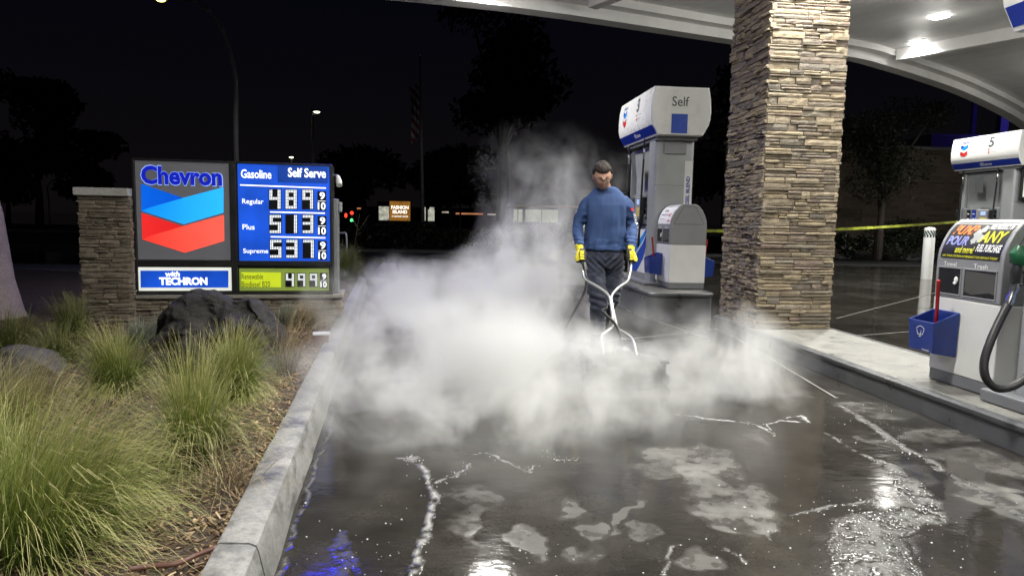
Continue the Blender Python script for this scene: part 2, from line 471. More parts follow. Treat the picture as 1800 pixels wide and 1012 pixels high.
nx = int((GX1-GX0)/GS)+1; ny = int((GY1-GY0)/GS)+1
xs = np.linspace(GX0, GX1, nx); ys = np.linspace(GY0, GY1, ny)
X, Y = np.meshgrid(xs, ys)
wx = X+(vnoise(X, Y, 3.2, 1)-.5)*.34+(vnoise(X, Y, 14, 2)-.5)*.07
wy = Y+(vnoise(X, Y, 3.2, 3)-.5)*.34+(vnoise(X, Y, 14, 4)-.5)*.07
def pxw(px, py): p = gp(px, py, 0); return p.x, p.y
# drying patches: photo pixel centre, half width px, half height px, tilt
PATCH = [(1265,845,75,48,0,1.0),(1290,895,72,26,0,1.0),(1215,800,70,22,0,.75),(1028,915,27,48,0,.55),(1096,905,13,40,-.5,.55),(1128,938,32,13,.2,.6),
         (835,890,34,40,0,.35),(1248,990,38,22,0,.8),(1150,815,60,16,0,.5),(965,945,28,26,.5,.5),(1335,775,13,22,0,.5),
         (1560,720,70,20,.35,.45),(1700,800,60,13,.4,.7),(1750,880,70,16,.5,1.0),(1640,760,70,12,.35,.55),(1640,842,60,14,.5,.3),(850,930,30,28,0,.4),
         (600,990,20,6,0,.3),(1540,770,50,12,0,.3),(1420,690,60,10,.3,.3),(1780,820,60,12,.4,.6),(1790,905,60,16,.5,1.0),(900,770,50,8,0,.3)]
dry = np.zeros_like(X)
for (cx, cyy, rx, ry, tl, am) in PATCH:
    x0, y0 = pxw(cx, cyy); x1, y1 = pxw(cx+rx, cyy); rxw = abs(x1-x0)
    ya = pxw(cx, cyy-ry)[1]; yb = pxw(cx, cyy+ry)[1]; ryw = (ya-yb)/2; y0 = (ya+yb)/2
    dx = (wx-x0); dy = (wy-y0); c_, s_ = math.cos(tl), math.sin(tl)
    u = (dx*c_+dy*s_)/rxw; v = (-dx*s_+dy*c_)/ryw
    d = np.sqrt(u*u+v*v)
    dry = np.maximum(dry, am*np.clip((1.16-d)/.34, 0, 1)**1.2)
holes = vnoise(X, Y, 9, 9); dry *= (np.clip((holes-.30)/.16, 0, 1)*.7+.3)*(np.clip((vnoise(X, Y, 24, 12)-.25)/.35, 0, 1)*.5+.5)*(np.clip((vnoise(X, Y, 2.6, 14)-.25)/.4, 0, 1)*.55+.45)
# foam trails
def dist_poly(P, w):
    best = np.full(X.shape, 9.0)
    pts = [pxw(*p) for p in P]
    wx2 = X+(vnoise(X, Y, 11, 21)-.5)*.05; wy2 = Y+(vnoise(X, Y, 11, 22)-.5)*.05
    for i, (a, b) in enumerate(zip(pts, pts[1:])):
        w0 = w[i] if isinstance(w, (list, tuple)) else w; w1 = w[i+1] if isinstance(w, (list, tuple)) else w
        ax, ay = a; bx, by = b; L = (bx-ax)**2+(by-ay)**2+1e-9
        t_ = np.clip(((wx2-ax)*(bx-ax)+(wy2-ay)*(by-ay))/L, 0, 1)
        dd = np.sqrt((wx2-ax-t_*(bx-ax))**2+(wy2-ay-t_*(by-ay))**2)/(w0+(w1-w0)*t_)
        best = np.minimum(best, dd)
    return best
foam = np.zeros_like(X)
FO = [([(722,1015),(742,950),(760,900),(766,870),(752,848),(742,820),(725,806)], [.018,.012,.013,.013,.009,.014,.026], .8),
      ([(758,852),(800,838),(826,815)], [.010,.006,.002], .7), ([(815,798),(860,796),(905,818),(930,830),(942,815)], [.004,.006,.005,.004,.002], .85),
      ([(955,790),(980,808),(1015,808)], [.002,.005,.002], .6), ([(700,806),(730,806)], .009, .6),
      ([(1190,728),(1270,738),(1330,745),(1358,764),(1350,745),(1375,738),(1420,742),(1410,730),(1380,735)], [.004,.012,.012,.010,.006,.008,.014,.010,.003], .9),
      ([(1450,760),(1500,790),(1560,815),(1600,850),(1630,880),(1645,912)], [.008,.012,.028,.05,.06,.04], .45),
      ([(1645,912),(1600,905),(1560,915),(1520,930),(1545,1015)], [.04,.06,.09,.11,.12], .42),
      ([(1478,712),(1530,745),(1580,780),(1650,820),(1730,868),(1800,912)], [.016,.03,.022,.026,.03,.02], .42),
      ([(1385,905),(1450,890),(1520,880)], [.003,.008,.006], .5),
      ([(1160,985),(1180,960),(1200,958)], .006, .5),([(1165,1010),(1172,985)], .005, .5),([(1275,965),(1310,990)], .005, .4),([(1350,950),(1358,935)], .005, .5),
      ([(598,935),(604,975),(606,1015)], [.02,.035,.04], .14), ([(590,690),(578,760),(556,820),(516,930),(489,1012)], .008, .32), ([(560,700),(575,760)], .004, .3)]  # leading trail is added to spread the blue bar's reflection into glints
for P, w, am in FO:
    d = dist_poly(P, w); foam = np.maximum(foam, am*np.clip(1.25-d, 0, 1)**.6)
bub = vnoise(X, Y, 60, 31, 2)
foam = foam*np.clip((vnoise(X, Y, 30, 33, 3)-.30)/.28, 0, 1)
dry = np.where(foam > .12, 0, dry)
fade = np.clip(np.minimum(np.minimum(X-GX0, GX1-X), np.minimum(Y-GY0, GY1-Y))/.4, 0, 1)
dry *= fade; foam *= fade
H = foam*.0028*(.5+bub)
V = np.stack([X, Y, H], -1).reshape(-1, 3)
idx = np.arange(nx*ny).reshape(ny, nx)
Q = np.stack([idx[:-1,:-1], idx[:-1,1:], idx[1:,1:], idx[1:,:-1]], -1).reshape(-1, 4)
B = 700.0
ext = np.array([(-B,-30,0),(GX0,-30,0),(GX1,-30,0),(B,-30,0),(-B,GY0,0),(B,GY0,0),(-B,GY1,0),(B,GY1,0),(-B,B,0),(GX0,B,0),(GX1,B,0),(B,B,0)], float)
n0 = len(V); c00, c10, c01, c11 = idx[0,0], idx[0,-1], idx[-1,0], idx[-1,-1]
Vall = np.concatenate([V, ext])
bot = list(idx[0]); top = list(idx[-1]); lef = list(idx[:,0]); rig = list(idx[:,-1])
polys = [(n0,n0+1,c00,n0+4), (n0+2,n0+3,n0+5,c10), (n0+6,c01,n0+9,n0+8), (c11,n0+7,n0+11,n0+10)]
tri = [tuple([n0+1, n0+2]+[int(i) for i in reversed(bot)]), tuple([int(i) for i in top]+[n0+10, n0+9]),
       tuple([n0+4]+[int(i) for i in lef]+[n0+6]), tuple([n0+5, n0+7]+[int(i) for i in reversed(rig)])]
gm = bpy.data.meshes.new('parking_lot')
gm.from_pydata(Vall.tolist(), [], Q.tolist()+[tuple(int(i) for i in p) for p in polys]+tri); gm.update()
for nm, arr in (('dry', dry), ('foam', foam)):
    a_ = gm.attributes.new(nm, 'FLOAT', 'POINT'); a_.data.foreach_set('value', np.concatenate([arr.reshape(-1), np.zeros(12)]).astype(np.float32))
t = NT('wet_concrete'); co = t.coord('Object')
A = lambda nme: t.n('ShaderNodeAttribute', attribute_name=nme).outputs['Fac']
dr, fo = A('dry'), A('foam')
big = t.noise(co, .55, 6, .6); mid = t.noise(co, 3.0, 8, .65); fine = t.noise(co, 70, 6, .7); grit = t.noise(co, 330, 2, .6)
base = t.ramp(mid, [(.28, (.014,.0125,.011)), (.50, (.026,.0235,.0205)), (.75, (.048,.043,.037))])
base = t.mix(t.ramp(fine, [(.35, .45), (.62, 0.0)]), base, (.010,.009,.008))
# far dry/damp variation beyond the worked area
sep = t.n('ShaderNodeSeparateXYZ'); t.l(co, sep.inputs[0])
damp = t.ramp(big, [(.46, 0.0), (.60, .35)])
dry_c = t.ramp(t.math('ADD', t.math('MULTIPLY', mid, .6), t.math('MULTIPLY', fine, .4)), [(.3, (.085,.084,.078)), (.55, (.16,.157,.146)), (.75, (.24,.236,.22))])
dmask = t.math('MAXIMUM', dr, t.math('MULTIPLY', damp, .35))
col = t.mix(dmask, base, dry_c)
col = t.mix(t.math('MULTIPLY', t.math('POWER', fo, 1.4), .80, clamp=True), col, (.55,.55,.54))
rough_wet = t.ramp(t.noise(co, 1.3, 5, .6), [(.35, .035), (.60, .11), (.8, .22)])
rg = t.math('MAXIMUM', t.math('MULTIPLY', dmask, .75), rough_wet)
rip = t.noise(t.mapping(co, (1, 1.6, 1)), 7.0, 3, .5); rip2 = t.noise(co, 26, 3, .5)
bub_ = t.n('ShaderNodeTexVoronoi'); t.l(co, bub_.inputs['Vector']); bub_.inputs['Scale'].default_value = 95
hb = t.math('ADD', t.math('MULTIPLY', rip, .12), t.math('MULTIPLY', rip2, .022))
hb = t.math('ADD', hb, t.math('MULTIPLY', t.math('MULTIPLY', fo, bub_.outputs['Distance']), .9))
hb = t.math('ADD', hb, t.math('MULTIPLY', t.math('MULTIPLY', dmask, fine), .10))
hb = t.math('ADD', hb, t.math('MULTIPLY', grit, .004))
nrm = t.bump(hb, 1.0, .012)
b = t.bsdf(Base_Color=col, Roughness=rg, Normal=nrm)
b.inputs['IOR'].default_value = 1.33; b.inputs['Specular IOR Level'].default_value = .40
ground_m = t.m
gm.polygons.foreach_set('use_smooth', [True]*len(gm.polygons))
gm.materials.append(ground_m)
ground = link(bpy.data.objects.new('parking_lot', gm)); tag(ground, 'dark wet concrete driveway with puddles, drying patches and foam trails', kind='structure')

# bubbles lying on the film of water
t = NT('soap_bubble'); t.bsdf(Base_Color=(.75,.76,.80), Roughness=.06, Transmission_Weight=.35)
bubble_m = t.m
mb = MB(); rr = random.Random(5)
dome = [(math.cos(k*math.pi/3), math.sin(k*math.pi/3)) for k in range(6)]
def bubble(x, y, r):
    b0 = len(mb.v)
    for q, h in ((1.0, 0), (.8, .45), (.4, .75)):
        mb.v += [(x+r*q*a, y+r*q*b_, .001+r*h) for a, b_ in dome]
    mb.v.append((x, y, .001+r*.85))
    for k in range(2):
        for i in range(6): mb.f.append((b0+k*6+i, b0+k*6+(i+1)%6, b0+(k+1)*6+(i+1)%6, b0+(k+1)*6+i)); mb.a.append(0)
    for i in range(6): mb.f.append((b0+12+i, b0+12+(i+1)%6, b0+18)); mb.a.append(0)
clus = [(640,960,60,40,120),(560,860,60,50,50),(700,900,60,80,60),(1560,900,90,50,420),(1500,740,50,30,130),(1570,780,50,40,160),(1420,880,90,50,160),
        (1600,960,100,50,260),(1400,960,180,50,260),(1100,970,250,40,140),(640,970,60,60,80),(1550,720,30,12,50),(1680,930,80,50,60),(520,960,30,40,40),(1250,720,120,20,60),(900,990,60,25,80)]
for (cx, cyy, sx, sy, n_) in clus:
    for _ in range(n_//8):
        p = gp(cx+rr.gauss(0, sx*.6), cyy+rr.gauss(0, sy*.6))
        if p.y > 1.5: bubble(p.x, p.y, rr.choice((.0015,.002,.002,.003,.0045))*rr.uniform(.7,1.2))
for _ in range(160):
    P, w, am = rr.choice(FO[:9]); i = rr.randrange(len(P)-1); q = rr.random()
    p = gp(P[i][0]+(P[i+1][0]-P[i][0])*q, P[i][1]+(P[i+1][1]-P[i][1])*q)
    bubble(p.x+rr.gauss(0,.022), p.y+rr.gauss(0,.025), rr.choice((.0015,.002,.003)))
o = mb.build('foam_bubbles', bubble_m, None, smooth='all'); tag(o, 'small clear bubbles scattered over the wet concrete', 'bubbles', kind='stuff')

# ------------------------------------------------------------------ concrete materials for kerbs and island tops
def conc(name, c0, c1, stain=.5, rough=.8, wet=.0):
    t = NT(name); co = t.coord()
    a = t.noise(co, 2.2, 8, .65); f = t.noise(co, 48, 6, .7); g = t.noise(t.mapping(co, (1,1,2)), 6, 6, .7)
    c = t.ramp(a, [(.3, c0), (.7, c1)])
    c = t.mix(t.ramp(g, [(.46, 0.0), (.70, stain)]), c, tuple(x*.28 for x in c0))
    c = t.mix(t.ramp(f, [(.35, .45), (.58, 0.0)]), c, tuple(x*.5 for x in c0))
    t.bsdf(Base_Color=c, Roughness=t.ramp(g, [(.45, rough), (.7, max(.12, rough-.25-wet))]), Normal=t.bump(t.math('ADD', f, t.math('MULTIPLY', g, .5)), .5, .006))
    return t.m
curb_m = conc('kerb_concrete', (.17,.168,.16), (.34,.335,.32), .95, .7, .1)
island_top_m = conc('island_concrete', (.13,.127,.115), (.22,.215,.195), .6, .6, .15)
island_steel = mat('painted_island_form', (.085,.088,.092), .30, var=.12, vs=5, bump=.15, bs=30, dirt=.25, spec=.6)

# left kerb: cross-sections along the measured inner/outer lines
VPd = None
KZ = .150
def on_line(pa, pb, z, Y):
    a = gp(*pa, z); b_ = gp(*pb, z); k = (Y-a.y)/(b_.y-a.y); return a.x+(b_.x-a.x)*k
def kerb_x(Y):     # (inner top, outer top, outer bottom)
    xo = on_line((450,968), (622,540), KZ, Y); xb = on_line((481,1011), (582,702), 0, Y); xi = on_line((349,1011), (602,540), KZ, Y)
    return xi, xo, xb
print('KERB', [tuple(round(v,3) for v in kerb_x(Y)) for Y in (1.2, 2.2, 4, 6, 8, 9.6)])
kb = empty('kerb', (0,0,0)); tag(kb, 'weathered pale concrete kerb running along the planter', kind='structure')
joints = [0.9, 2.0, 5.0, 8.0, 11.7]
for a, b_ in zip(joints, joints[1:]):
    m = MB(); N = 26; ring = []
    for i in range(N+1):
        Yv = a+.006+(b_-a-.012)*i/N; xi, xo, xb = kerb_x(Yv); xb = max(xb, xo+.02); w = lambda k: (noise.noise(Vector((Yv*4, k*3.1, 0))))*.007
        if Yv > 11.2: sh = (Yv-11.2)*.5; xo -= sh*.5; xb -= sh*.5
        ring.append([Vector((xi+w(1), Yv, -.02)), Vector((xi+w(1), Yv, KZ-.006+w(2)*.4)), Vector((xi+.012, Yv, KZ)), Vector((xo-.03, Yv, KZ+w(3)*.3)), Vector((xo-.008, Yv, KZ-.008)), Vector((xo+w(4), Yv, KZ-.028)), Vector((xb+w(5), Yv, .0)), Vector((xb+w(5), Yv, -.02))])
    m.rings(ring); m.build('kerb_segment', curb_m, kb, smooth=True)

# planter soil: gently rolling sheet left of the kerb
t = NT('planter_soil'); co = t.coord()
a = t.noise(co, 5, 6, .7); f = t.noise(co, 60, 5, .7)
c = t.ramp(f, [(.3, (.022,.015,.010)), (.55, (.075,.052,.034)), (.75, (.16,.12,.08))])
c = t.mix(t.ramp(a, [(.4,0.0),(.7,.5)]), c, (.05,.035,.022))
t.bsdf(Base_Color=c, Roughness=.95, Normal=t.bump(f, .9, .02)); soil_m = t.m
def soil_z(x, y): return .105+.035*noise.noise(Vector((x*.9, y*.9, 3)))+.012*noise.noise(Vector((x*5, y*5, 1)))
mb = MB(); NYs = 150; NXs = 90
rows = []
for j in range(NYs+1):
    y = .7+(12.0-.7)*j/NYs; xi = kerb_x(y)[0]+.02
    xl = -13 if y < 8.6 else -13
    rows.append([Vector((xi-(xi-xl)*(k/NXs)**1.7, y, soil_z(xi-(xi-xl)*(k/NXs)**1.7, y)-(.02 if k == 0 else 0))) for k in range(NXs+1)])
b0 = 0
for r_ in rows: mb.v += [tuple(p) for p in r_]
for j in range(NYs):
    for k in range(NXs): mb.f.append((j*(NXs+1)+k, (j+1)*(NXs+1)+k, (j+1)*(NXs+1)+k+1, j*(NXs+1)+k+1)); mb.a.append(0)
o = mb.build('planter_ground', soil_m, None, smooth='all'); tag(o, 'dark soil of the raised planter bed', kind='structure')
# wood chips
chip = [ (.17,.11,.062), (.26,.18,.10), (.09,.055,.035), (.34,.26,.16) ]
t = NT('wood_chip'); at_ = t.n('ShaderNodeAttribute', attribute_name='tone').outputs['Fac']
c = t.ramp(at_, [(0.0,(.045,.026,.016)),(.35,(.13,.08,.045)),(.7,(.26,.175,.095)),(1.0,(.42,.32,.20))])
t.bsdf(Base_Color=c, Roughness=.85); chip_m = t.m
rr = random.Random(8); mb = MB()
def in_planter(): 
    while True:
        y = .95+8.6*rr.random()**1.7; xi = kerb_x(y)[0]
        x = xi-.01-rr.random()**1.5*(2.8 if y < 6 else 3.2)
        if x > -.72*y-1.0: return x, y
for _ in range(15000):
    x, y = in_planter(); L = rr.uniform(.008, .035)*(1.0+.12*y); w = rr.uniform(.003, .008)*(1+.1*y); h = rr.uniform(.001, .004)
    th = rr.uniform(0, math.pi); Mr = Matrix.Rotation(th, 3, 'Z') @ Matrix.Rotation(rr.gauss(0, .35), 3, 'Y') @ Matrix.Rotation(rr.gauss(0, .3), 3, 'X')
    mb.cur = min(1, max(0, rr.gauss(.45, .25)))
    mb.box((x, y, soil_z(x, y)+rr.uniform(.001, .012)), (L, w, h), Mr)
o = mb.build('wood_mulch', chip_m, None, attr='tone'); tag(o, 'brown wood chip mulch spread over the planter bed', 'mulch', kind='stuff')

# ------------------------------------------------------------------ street behind: gutter, far kerbs, road
road_m = conc('old_asphalt', (.020,.020,.022), (.034,.034,.035), .4, .75)
walk_m = conc('pavement_concrete', (.10,.10,.095), (.16,.155,.145), .4, .8)
def slab(name, label, pts, z0, z1, m_, bev=.01):
    mb = MB(); mb.rings([[Vector((x, y, z0)) for x, y in pts], [Vector((x, y, z1)) for x, y in pts]])
    o = mb.build(name, m_, None, bevel=bev); tag(o, label, kind='structure'); return o
slab('gutter', 'pale concrete gutter strip crossing behind the steam', [(-3.0,11.95),(3.0,12.4),(3.0,13.5),(-3.0,12.95)], -.02, .012, walk_m, 0)
slab('road', 'dark street beyond the forecourt', [(-90,17),(60,21.5),(90,60),(-90,60)], -.05, .006, road_m, 0)
slab('pavement', 'pale kerbed pavement strip beyond the forecourt', [(-13,12.1),(-3.2,12.1),(-3.2,13.4),(-13,13.4)], -.02, .12, walk_m)
slab('far_kerb', 'thin pale far kerb along the street', [(-60,36),(60,40),(60,40.3),(-60,36.3)], -.02, .14, walk_m)
slab('far_pavement', 'low dark median across the street', [(-12,22.0),(22,24.4),(22,24.9),(-12,22.5)], -.02, .10, walk_m)
slab('wall_pavement', 'concrete kerb strip before the stone wall', [(8,24.5),(40,24.5),(40,26.4),(8,26.4)], -.02, .16, conc('wall_kerb', (.22,.21,.20), (.30,.29,.27), .4))
mb = MB()
for (xa, ya, xb_, yb_) in ((-34,20,-13,22.6),(-34,27,-13,30)):
    mb.add([(xa,ya,.012),(xb_,yb_,.012),(xb_,yb_+.16,.012),(xa,ya+.16,.012)], [(0,1,2,3)])
o = mb.build('lane_line', mat('road_marking', (.6,.6,.58), .6), None); tag(o, 'faint white lane lines painted on the dark street', kind='structure')
# thin score joints of the forecourt slabs
t_m = mat('joint_sealant', (.16,.155,.14), .35, var=.15)
mb = MB()
for (a, b_) in (((1455,594),(1640,580)),((1470,560),(1700,500)),((1100,545),(1250,598)),((1290,592),(1470,700))):
    p = gp(*a, 0); q = gp(*b_, 0); d = (q-p).normalized(); n_ = Vector((-d.y, d.x, 0))*.010
    mb.add([p-n_+Vector((0,0,.004)), q-n_+Vector((0,0,.004)), q+n_+Vector((0,0,.004)), p+n_+Vector((0,0,.004))], [(0,1,2,3)])
o = mb.build('slab_joints', t_m, None); tag(o, 'pale joints between the forecourt concrete slabs', kind='structure')
IA = .105                                                             # islands are turned a little to the left
# ------------------------------------------------------------------ pump islands
def rounded(x0, x1, y0, y1, r, n=8):
    out = []
    for cx, cyy, a0 in ((x1-r, y0+r, -90), (x1-r, y1-r, 0), (x0+r, y1-r, 90), (x0+r, y0+r, 180)):
        for k in range(n+1):
            a = R(a0+90*k/n); out.append((cx+r*math.cos(a), cyy+r*math.sin(a)))
    return out
def island(loc, w, y0, y1, h, r, label):
    e = empty('pump_island', loc, IA); tag(e, label, 'pump island', 'raised concrete islands under the pumps')
    P = lambda d, z: [Vector((x, y, z)) for x, y in rounded(d, w-d, y0+d, y1-d, max(r-d, .01))]
    MB().rings([P(.02, -.02), P(.02, h-.055), P(.006, h-.045), P(0, h-.03), P(0, h-.012), P(.012, h), P(.05, h+.001), P(.052, h-.02)], cap=False).build('steel_edge', island_steel, e, smooth=True)
    MB().rings([P(.051, -.02), P(.051, h-.002)]).build('concrete_top', island_top_m, e)
    return e
g = gp(1274, 588); 
NI = Vector((2.226+.105*7.036, 0, 0))                                  # where the lane edge meets Y = 0
island((NI.x, 0, 0), .86, .2, 7.50, .158, .16, 'long low concrete island with dark steel edge under the stone column')
island((gp(1150,560).x-.03-.105*-8.0+0, 0, 0) if False else (1.60+.105*7.9, 0, 0), .84, 7.92, 11.2, .33, .22, 'taller rounded concrete island under the left pump')
island((8.62+.105*12.8, 0, 0), .9, 11.9, 13.75, .33, .2, 'concrete island under the far right pump')

# ------------------------------------------------------------------ stone column
rng1 = random.Random(11)
gold = stone_mat('ledge_stone_gold', [(0.0,(.13,.10,.07)),(.12,(.22,.17,.11)),(.30,(.31,.245,.155)),(.46,(.35,.28,.18)),(.60,(.25,.205,.145)),(.70,(.13,.115,.10)),(.80,(.20,.15,.11)),(.86,(.16,.105,.085)),(.93,(.07,.063,.055)),(1.0,(.38,.30,.20))])
col = empty('stone_column', (2.332, 6.438, .158), 0, 'tall square tan ledgestone column holding up the white canopy', 'column')
cr = Vector((.9935, .1137, 0)); cb = Vector((-.1137, .9935, 0)); CWd, CDp = .727, .80
mb = MB(); Hc = 5.4
mb.cur = .93
mb.rings([[Vector((0,0,z))+cr*a+cb*b_ for a, b_ in ((.01,.01),(CWd-.01,.01),(CWd-.01,CDp-.01),(.01,CDp-.01))] for z in (0, Hc)])
ledge(mb, (0,0,0), cr, CWd, Hc, rng1, depth=.022, hmin=.026, hmax=.078, wmin=.07, wmax=.36, uneven=.30)
ledge(mb, cr*CWd, cb, CDp, Hc, rng1, depth=.021, hmin=.026, hmax=.085, wmax=.42)
ledge(mb, cb*CDp, -cb, CDp, Hc, rng1, depth=.034, hmin=.026, hmax=.062, uneven=1.6, wmax=.26)
ledge(mb, cr*CWd+cb*CDp, -cr, CWd, Hc, rng1, depth=.030)
mb.build('stone_facing', gold, col, attr='stone')

# ------------------------------------------------------------------ fuel pumps
HP = [(.295,1.92),(.37,2.055),(.388,2.13),(.392,2.24),(.380,2.40),(.352,2.52)]
def hx(z):
    for (a, b), (c, d) in zip(HP, HP[1:]):
        if b <= z <= d: return a+(c-a)*(z-b)/(d-b)
    return HP[-1][0] if z > 2.52 else HP[0][0]
HL = .80
def side_map(mb, sgn):            # press lettering made on the plane x=0 onto the hood's curved flank
    mb.v = [(sgn*(hx(v[2])+.003), v[1], v[2]) for v in mb.v]; return mb
def chev(mbs, o, r, u, x0, x1, ytop, ybot, lift=.003):
    """two folded chevrons: mbs = (light blue, dark blue, red, dark red)"""
    w = x1-x0; xm = (x0+x1)/2; h = ytop-ybot; v = .17*h
    for k, (lt, dk) in enumerate(((mbs[0], mbs[1]), (mbs[2], mbs[3]))):
        yt = ytop-k*h*.52; hh = h*.31
        put_poly(lt, [(x1, yt), (x1, yt-hh), (xm, yt-hh-v), (x0, yt-hh), (xm, yt-v)], o, r, u, lift)
        put_poly(dk, [(x0, yt), (xm, yt-v), (x0, yt-hh)], o, r, u, lift)
def make_pump(num, loc, rz, base_drop, label, detail=True):
    e = empty('fuel_pump', loc, rz); tag(e, label, 'fuel pump', 'fuel pumps on the islands')
    MB().bb(-.37,.37,-.72,.72,-base_drop,-base_drop+.07 if base_drop else .035).build('base_plinth', grey_d, e, bevel=.008)
    z0 = -base_drop+.06 if base_drop else .03
    # hood
    prof = [(-a, z) for a, z in reversed(HP)]; prof = HP+[(x, z) for x, z in prof]
    m = MB(); N = [(x, z) for x, z in prof]
    rs = []
    for yy, k in ((-HL,.97),(-HL+.012,1.0),(HL-.012,1.0),(HL,.97)):
        rs.append([Vector((x*k, yy, 2.22+(z-2.22)*k)) for x, z in N])
    hood = m.rings(rs).build('hood', white_shell, e, smooth=True)
    for sg in (-1, 1):
        r = (0, 1, 0) if sg > 0 else (0, -1, 0)
        band = MB(); a, b_ = -HL+.02, HL-.02
        vs = [(sg*(.306), a, 1.943), (sg*(.306), b_, 1.943), (sg*(.3655), b_, 2.047), (sg*(.3655), a, 2.047)]
        band.add([(v[0]+sg*.0035, v[1], v[2]-.0015) for v in vs], [(0,1,2,3)]); band.build('blue_band', blue_m, hood)
        fl = lambda y: -sg*y*-1
        O = (0, 0, 0); o0 = (0, 0, 0)
        bl, bd, rd, rk, ink, rdot, wh = MB(), MB(), MB(), MB(), MB(), MB(), MB()
        # plane coordinates: x' along r, y' = z
        chev((bl, bd, rd, rk), O, r, (0,0,1), -.55, -.37, 2.395, 2.165)
        put_text(bd, 'Chevron', O, r, (0,0,1), -.56, -.36, 2.405, 2.455, offset=.02)
        nm_ = MB(); put_text(nm_, num, O, r, (0,0,1), .12, .24, 2.29, 2.47, offset=.028)
        ink2 = MB(); put_text(ink, 'Turn Off Engine', O, r, (0,0,1), .17, .37, 2.236, 2.256, offset=.0)
        put_text(ink2, 'No Smoking', O, r, (0,0,1), .17, .31, 2.186, 2.206, offset=.0); side_map(ink2, sg).build('hood_lettering', ink_m, hood)
        for zz in (2.245, 2.195):
            rdot = MB(); put_poly(rdot, [(.14+.016*math.cos(q_*math.pi/6), zz+.018*math.sin(q_*math.pi/6)) for q_ in range(12)], O, r, (0,0,1)); side_map(rdot, sg).build('warning_icon', red_v, hood)
        for nm, mm, mt in (('logo_light_blue', bl, cyan_v), ('logo_blue', bd, blue_m), ('logo_red', rd, red_v), ('logo_dark_red', rk, dred_v), ('pump_number', nm_, ink_m), ('hood_lettering', ink, ink_m)):
            side_map(mm, sg).build(nm, mt, hood)
        nrm = Vector((sg*.875, 0, -.484)); uu = Vector((sg*.484, 0, .875))
        put_text(wh, 'TECHRON', (sg*.337, 0, 1.996), r, uu, -.10, .17, -.030, .012, offset=.03, lift=.006)
        put_text(wh, 'with', (sg*.337, 0, 1.996), r, uu, -.09, .0, .013, .038, offset=.02, lift=.006)
        wh.build('band_lettering', white_ink, hood)
    for sg in (-1, 1):                                                # end faces
        r = (1, 0, 0) if sg < 0 else (-1, 0, 0); o_ = (0, sg*HL, 0)
        m = MB(); put_text(m, 'Self', o_, r, (0,0,1), -.125, .095, 2.28, 2.40, offset=.006); m.build('end_lettering', ink_m, hood)
        m = MB(); put_poly(m, rect(-.125, .085, 1.945, 2.185), o_, r, (0,0,1), .003); m.build('end_badge', blue_l, hood)
    MB().bb(-.27,.27,-.70,.70,1.87,1.925).build('hood_underside', grey_d, e, bevel=.01)
    # end column: rounded slab
    pr = []
    for a, b_ in rounded(-.265,.265,-.62,-.33,.05,4): pr.append((a, b_))
    cm = MB().rings([[Vector((x, y, z)) for x, y in pr] for z in (z0, 1.88)]).build('end_column', grey_m, e, smooth=True)
    MB().bb(.14,.245,-.6225,-.621,.55,1.62).build('grade_panel', white_p, cm)
    m = MB(); put_text(m, 'DIESEL BLEND', (.195,-.6225,1.0), (0,0,1), (-1,0,0), -.02, .42, -.02, .03, offset=.03, lift=.002); m.build('grade_lettering', blue_m, cm)
    m = MB(); put_text(m, 'HPR #2', (.195,-.6225,1.0), (0,0,1), (-1,0,0), -.3, -.05, -.02, .03, offset=.03, lift=.002); m.build('grade_lettering', mat('green_ink',(.25,.5,.05),.5), cm)
    MB().bb(-.15,.15,-.640,-.6205,1.70,1.875).build('cable_cover', grey_l, cm, bevel=.012)
    for zz in (.50, 1.30): MB().bb(-.262,.262,-.6222,-.6205,zz,zz+.004).build('panel_seam', grey_d, cm)
    for xx in (-.24,.24):
        for zz in (.12,.46,.54,1.26): MB().ell((xx,-.621,zz), (.006,.003,.006), 8, 4).build('screw', chrome_m, cm)
    # cabinet
    cab = MB(); cab.bb(-.21,.21,-.325,.62,z0,.78); cab.build('lower_cabinet', grey_l, e, bevel=.012)
    MB().bb(-.235,.235,-.325,.60,.785,1.20).build('control_cabinet', grey_d, e, bevel=.015)
    up = MB(); w0, w1 = .16, .20
    up.rings([[Vector((x, y, z)) for x, y in ((-w,-.325),(w,-.325),(w,.56),(-w,.56))] for w, z in ((w0,1.205),(w0,1.45),(w1,1.86))]).build('upper_cabinet', grey_m, e, bevel=.012)
    MB().bb(-.225,.225,.565,.64,z0,1.86).build('far_post', grey_m, e, bevel=.02)
    for sg in (-1, 1):
        r = (0, 1, 0) if sg > 0 else (0, -1, 0); X_ = sg*.236; q = -1 if sg < 0 else 1
        Y = lambda a: q*a
        # swoosh panel on the lower cabinet
        m = MB(); put_poly(m, rect(-.58,.30,.12,.72), (sg*.2105,0,0), r, (0,0,1), .002); pn = m.build('front_panel', white_p, e)
        m = MB(); put_poly(m, [(-.58,.12),(-.20,.12),(.10,.32),(.30,.62),(.30,.72),(.05,.52),(-.25,.36),(-.58,.30)], (sg*.2105,0,0), r, (0,0,1), .004); m.build('swoosh', blue_l, pn)
        m = MB(); put_poly(m, [(-.58,.33),(-.25,.40),(.03,.55),(.27,.72),(.18,.72),(-.05,.6),(-.3,.47),(-.58,.42)], (sg*.2105,0,0), r, (0,0,1), .004); m.build('swoosh', cyan_v, pn)
        # card reader pod
        pod = MB().bb(sg*.235, sg*.285, -.10, .17, .84, 1.17).build('card_reader', grey_l, e, bevel=.02)
        m = MB(); put_poly(m, rect(-.08,.04,1.06,1.13), (sg*.2855,-0.03 if sg<0 else .03,0), r, (0,0,1), .003); m.build('display', emis('pump_lcd', (.42,.55,.85), .75), pod)
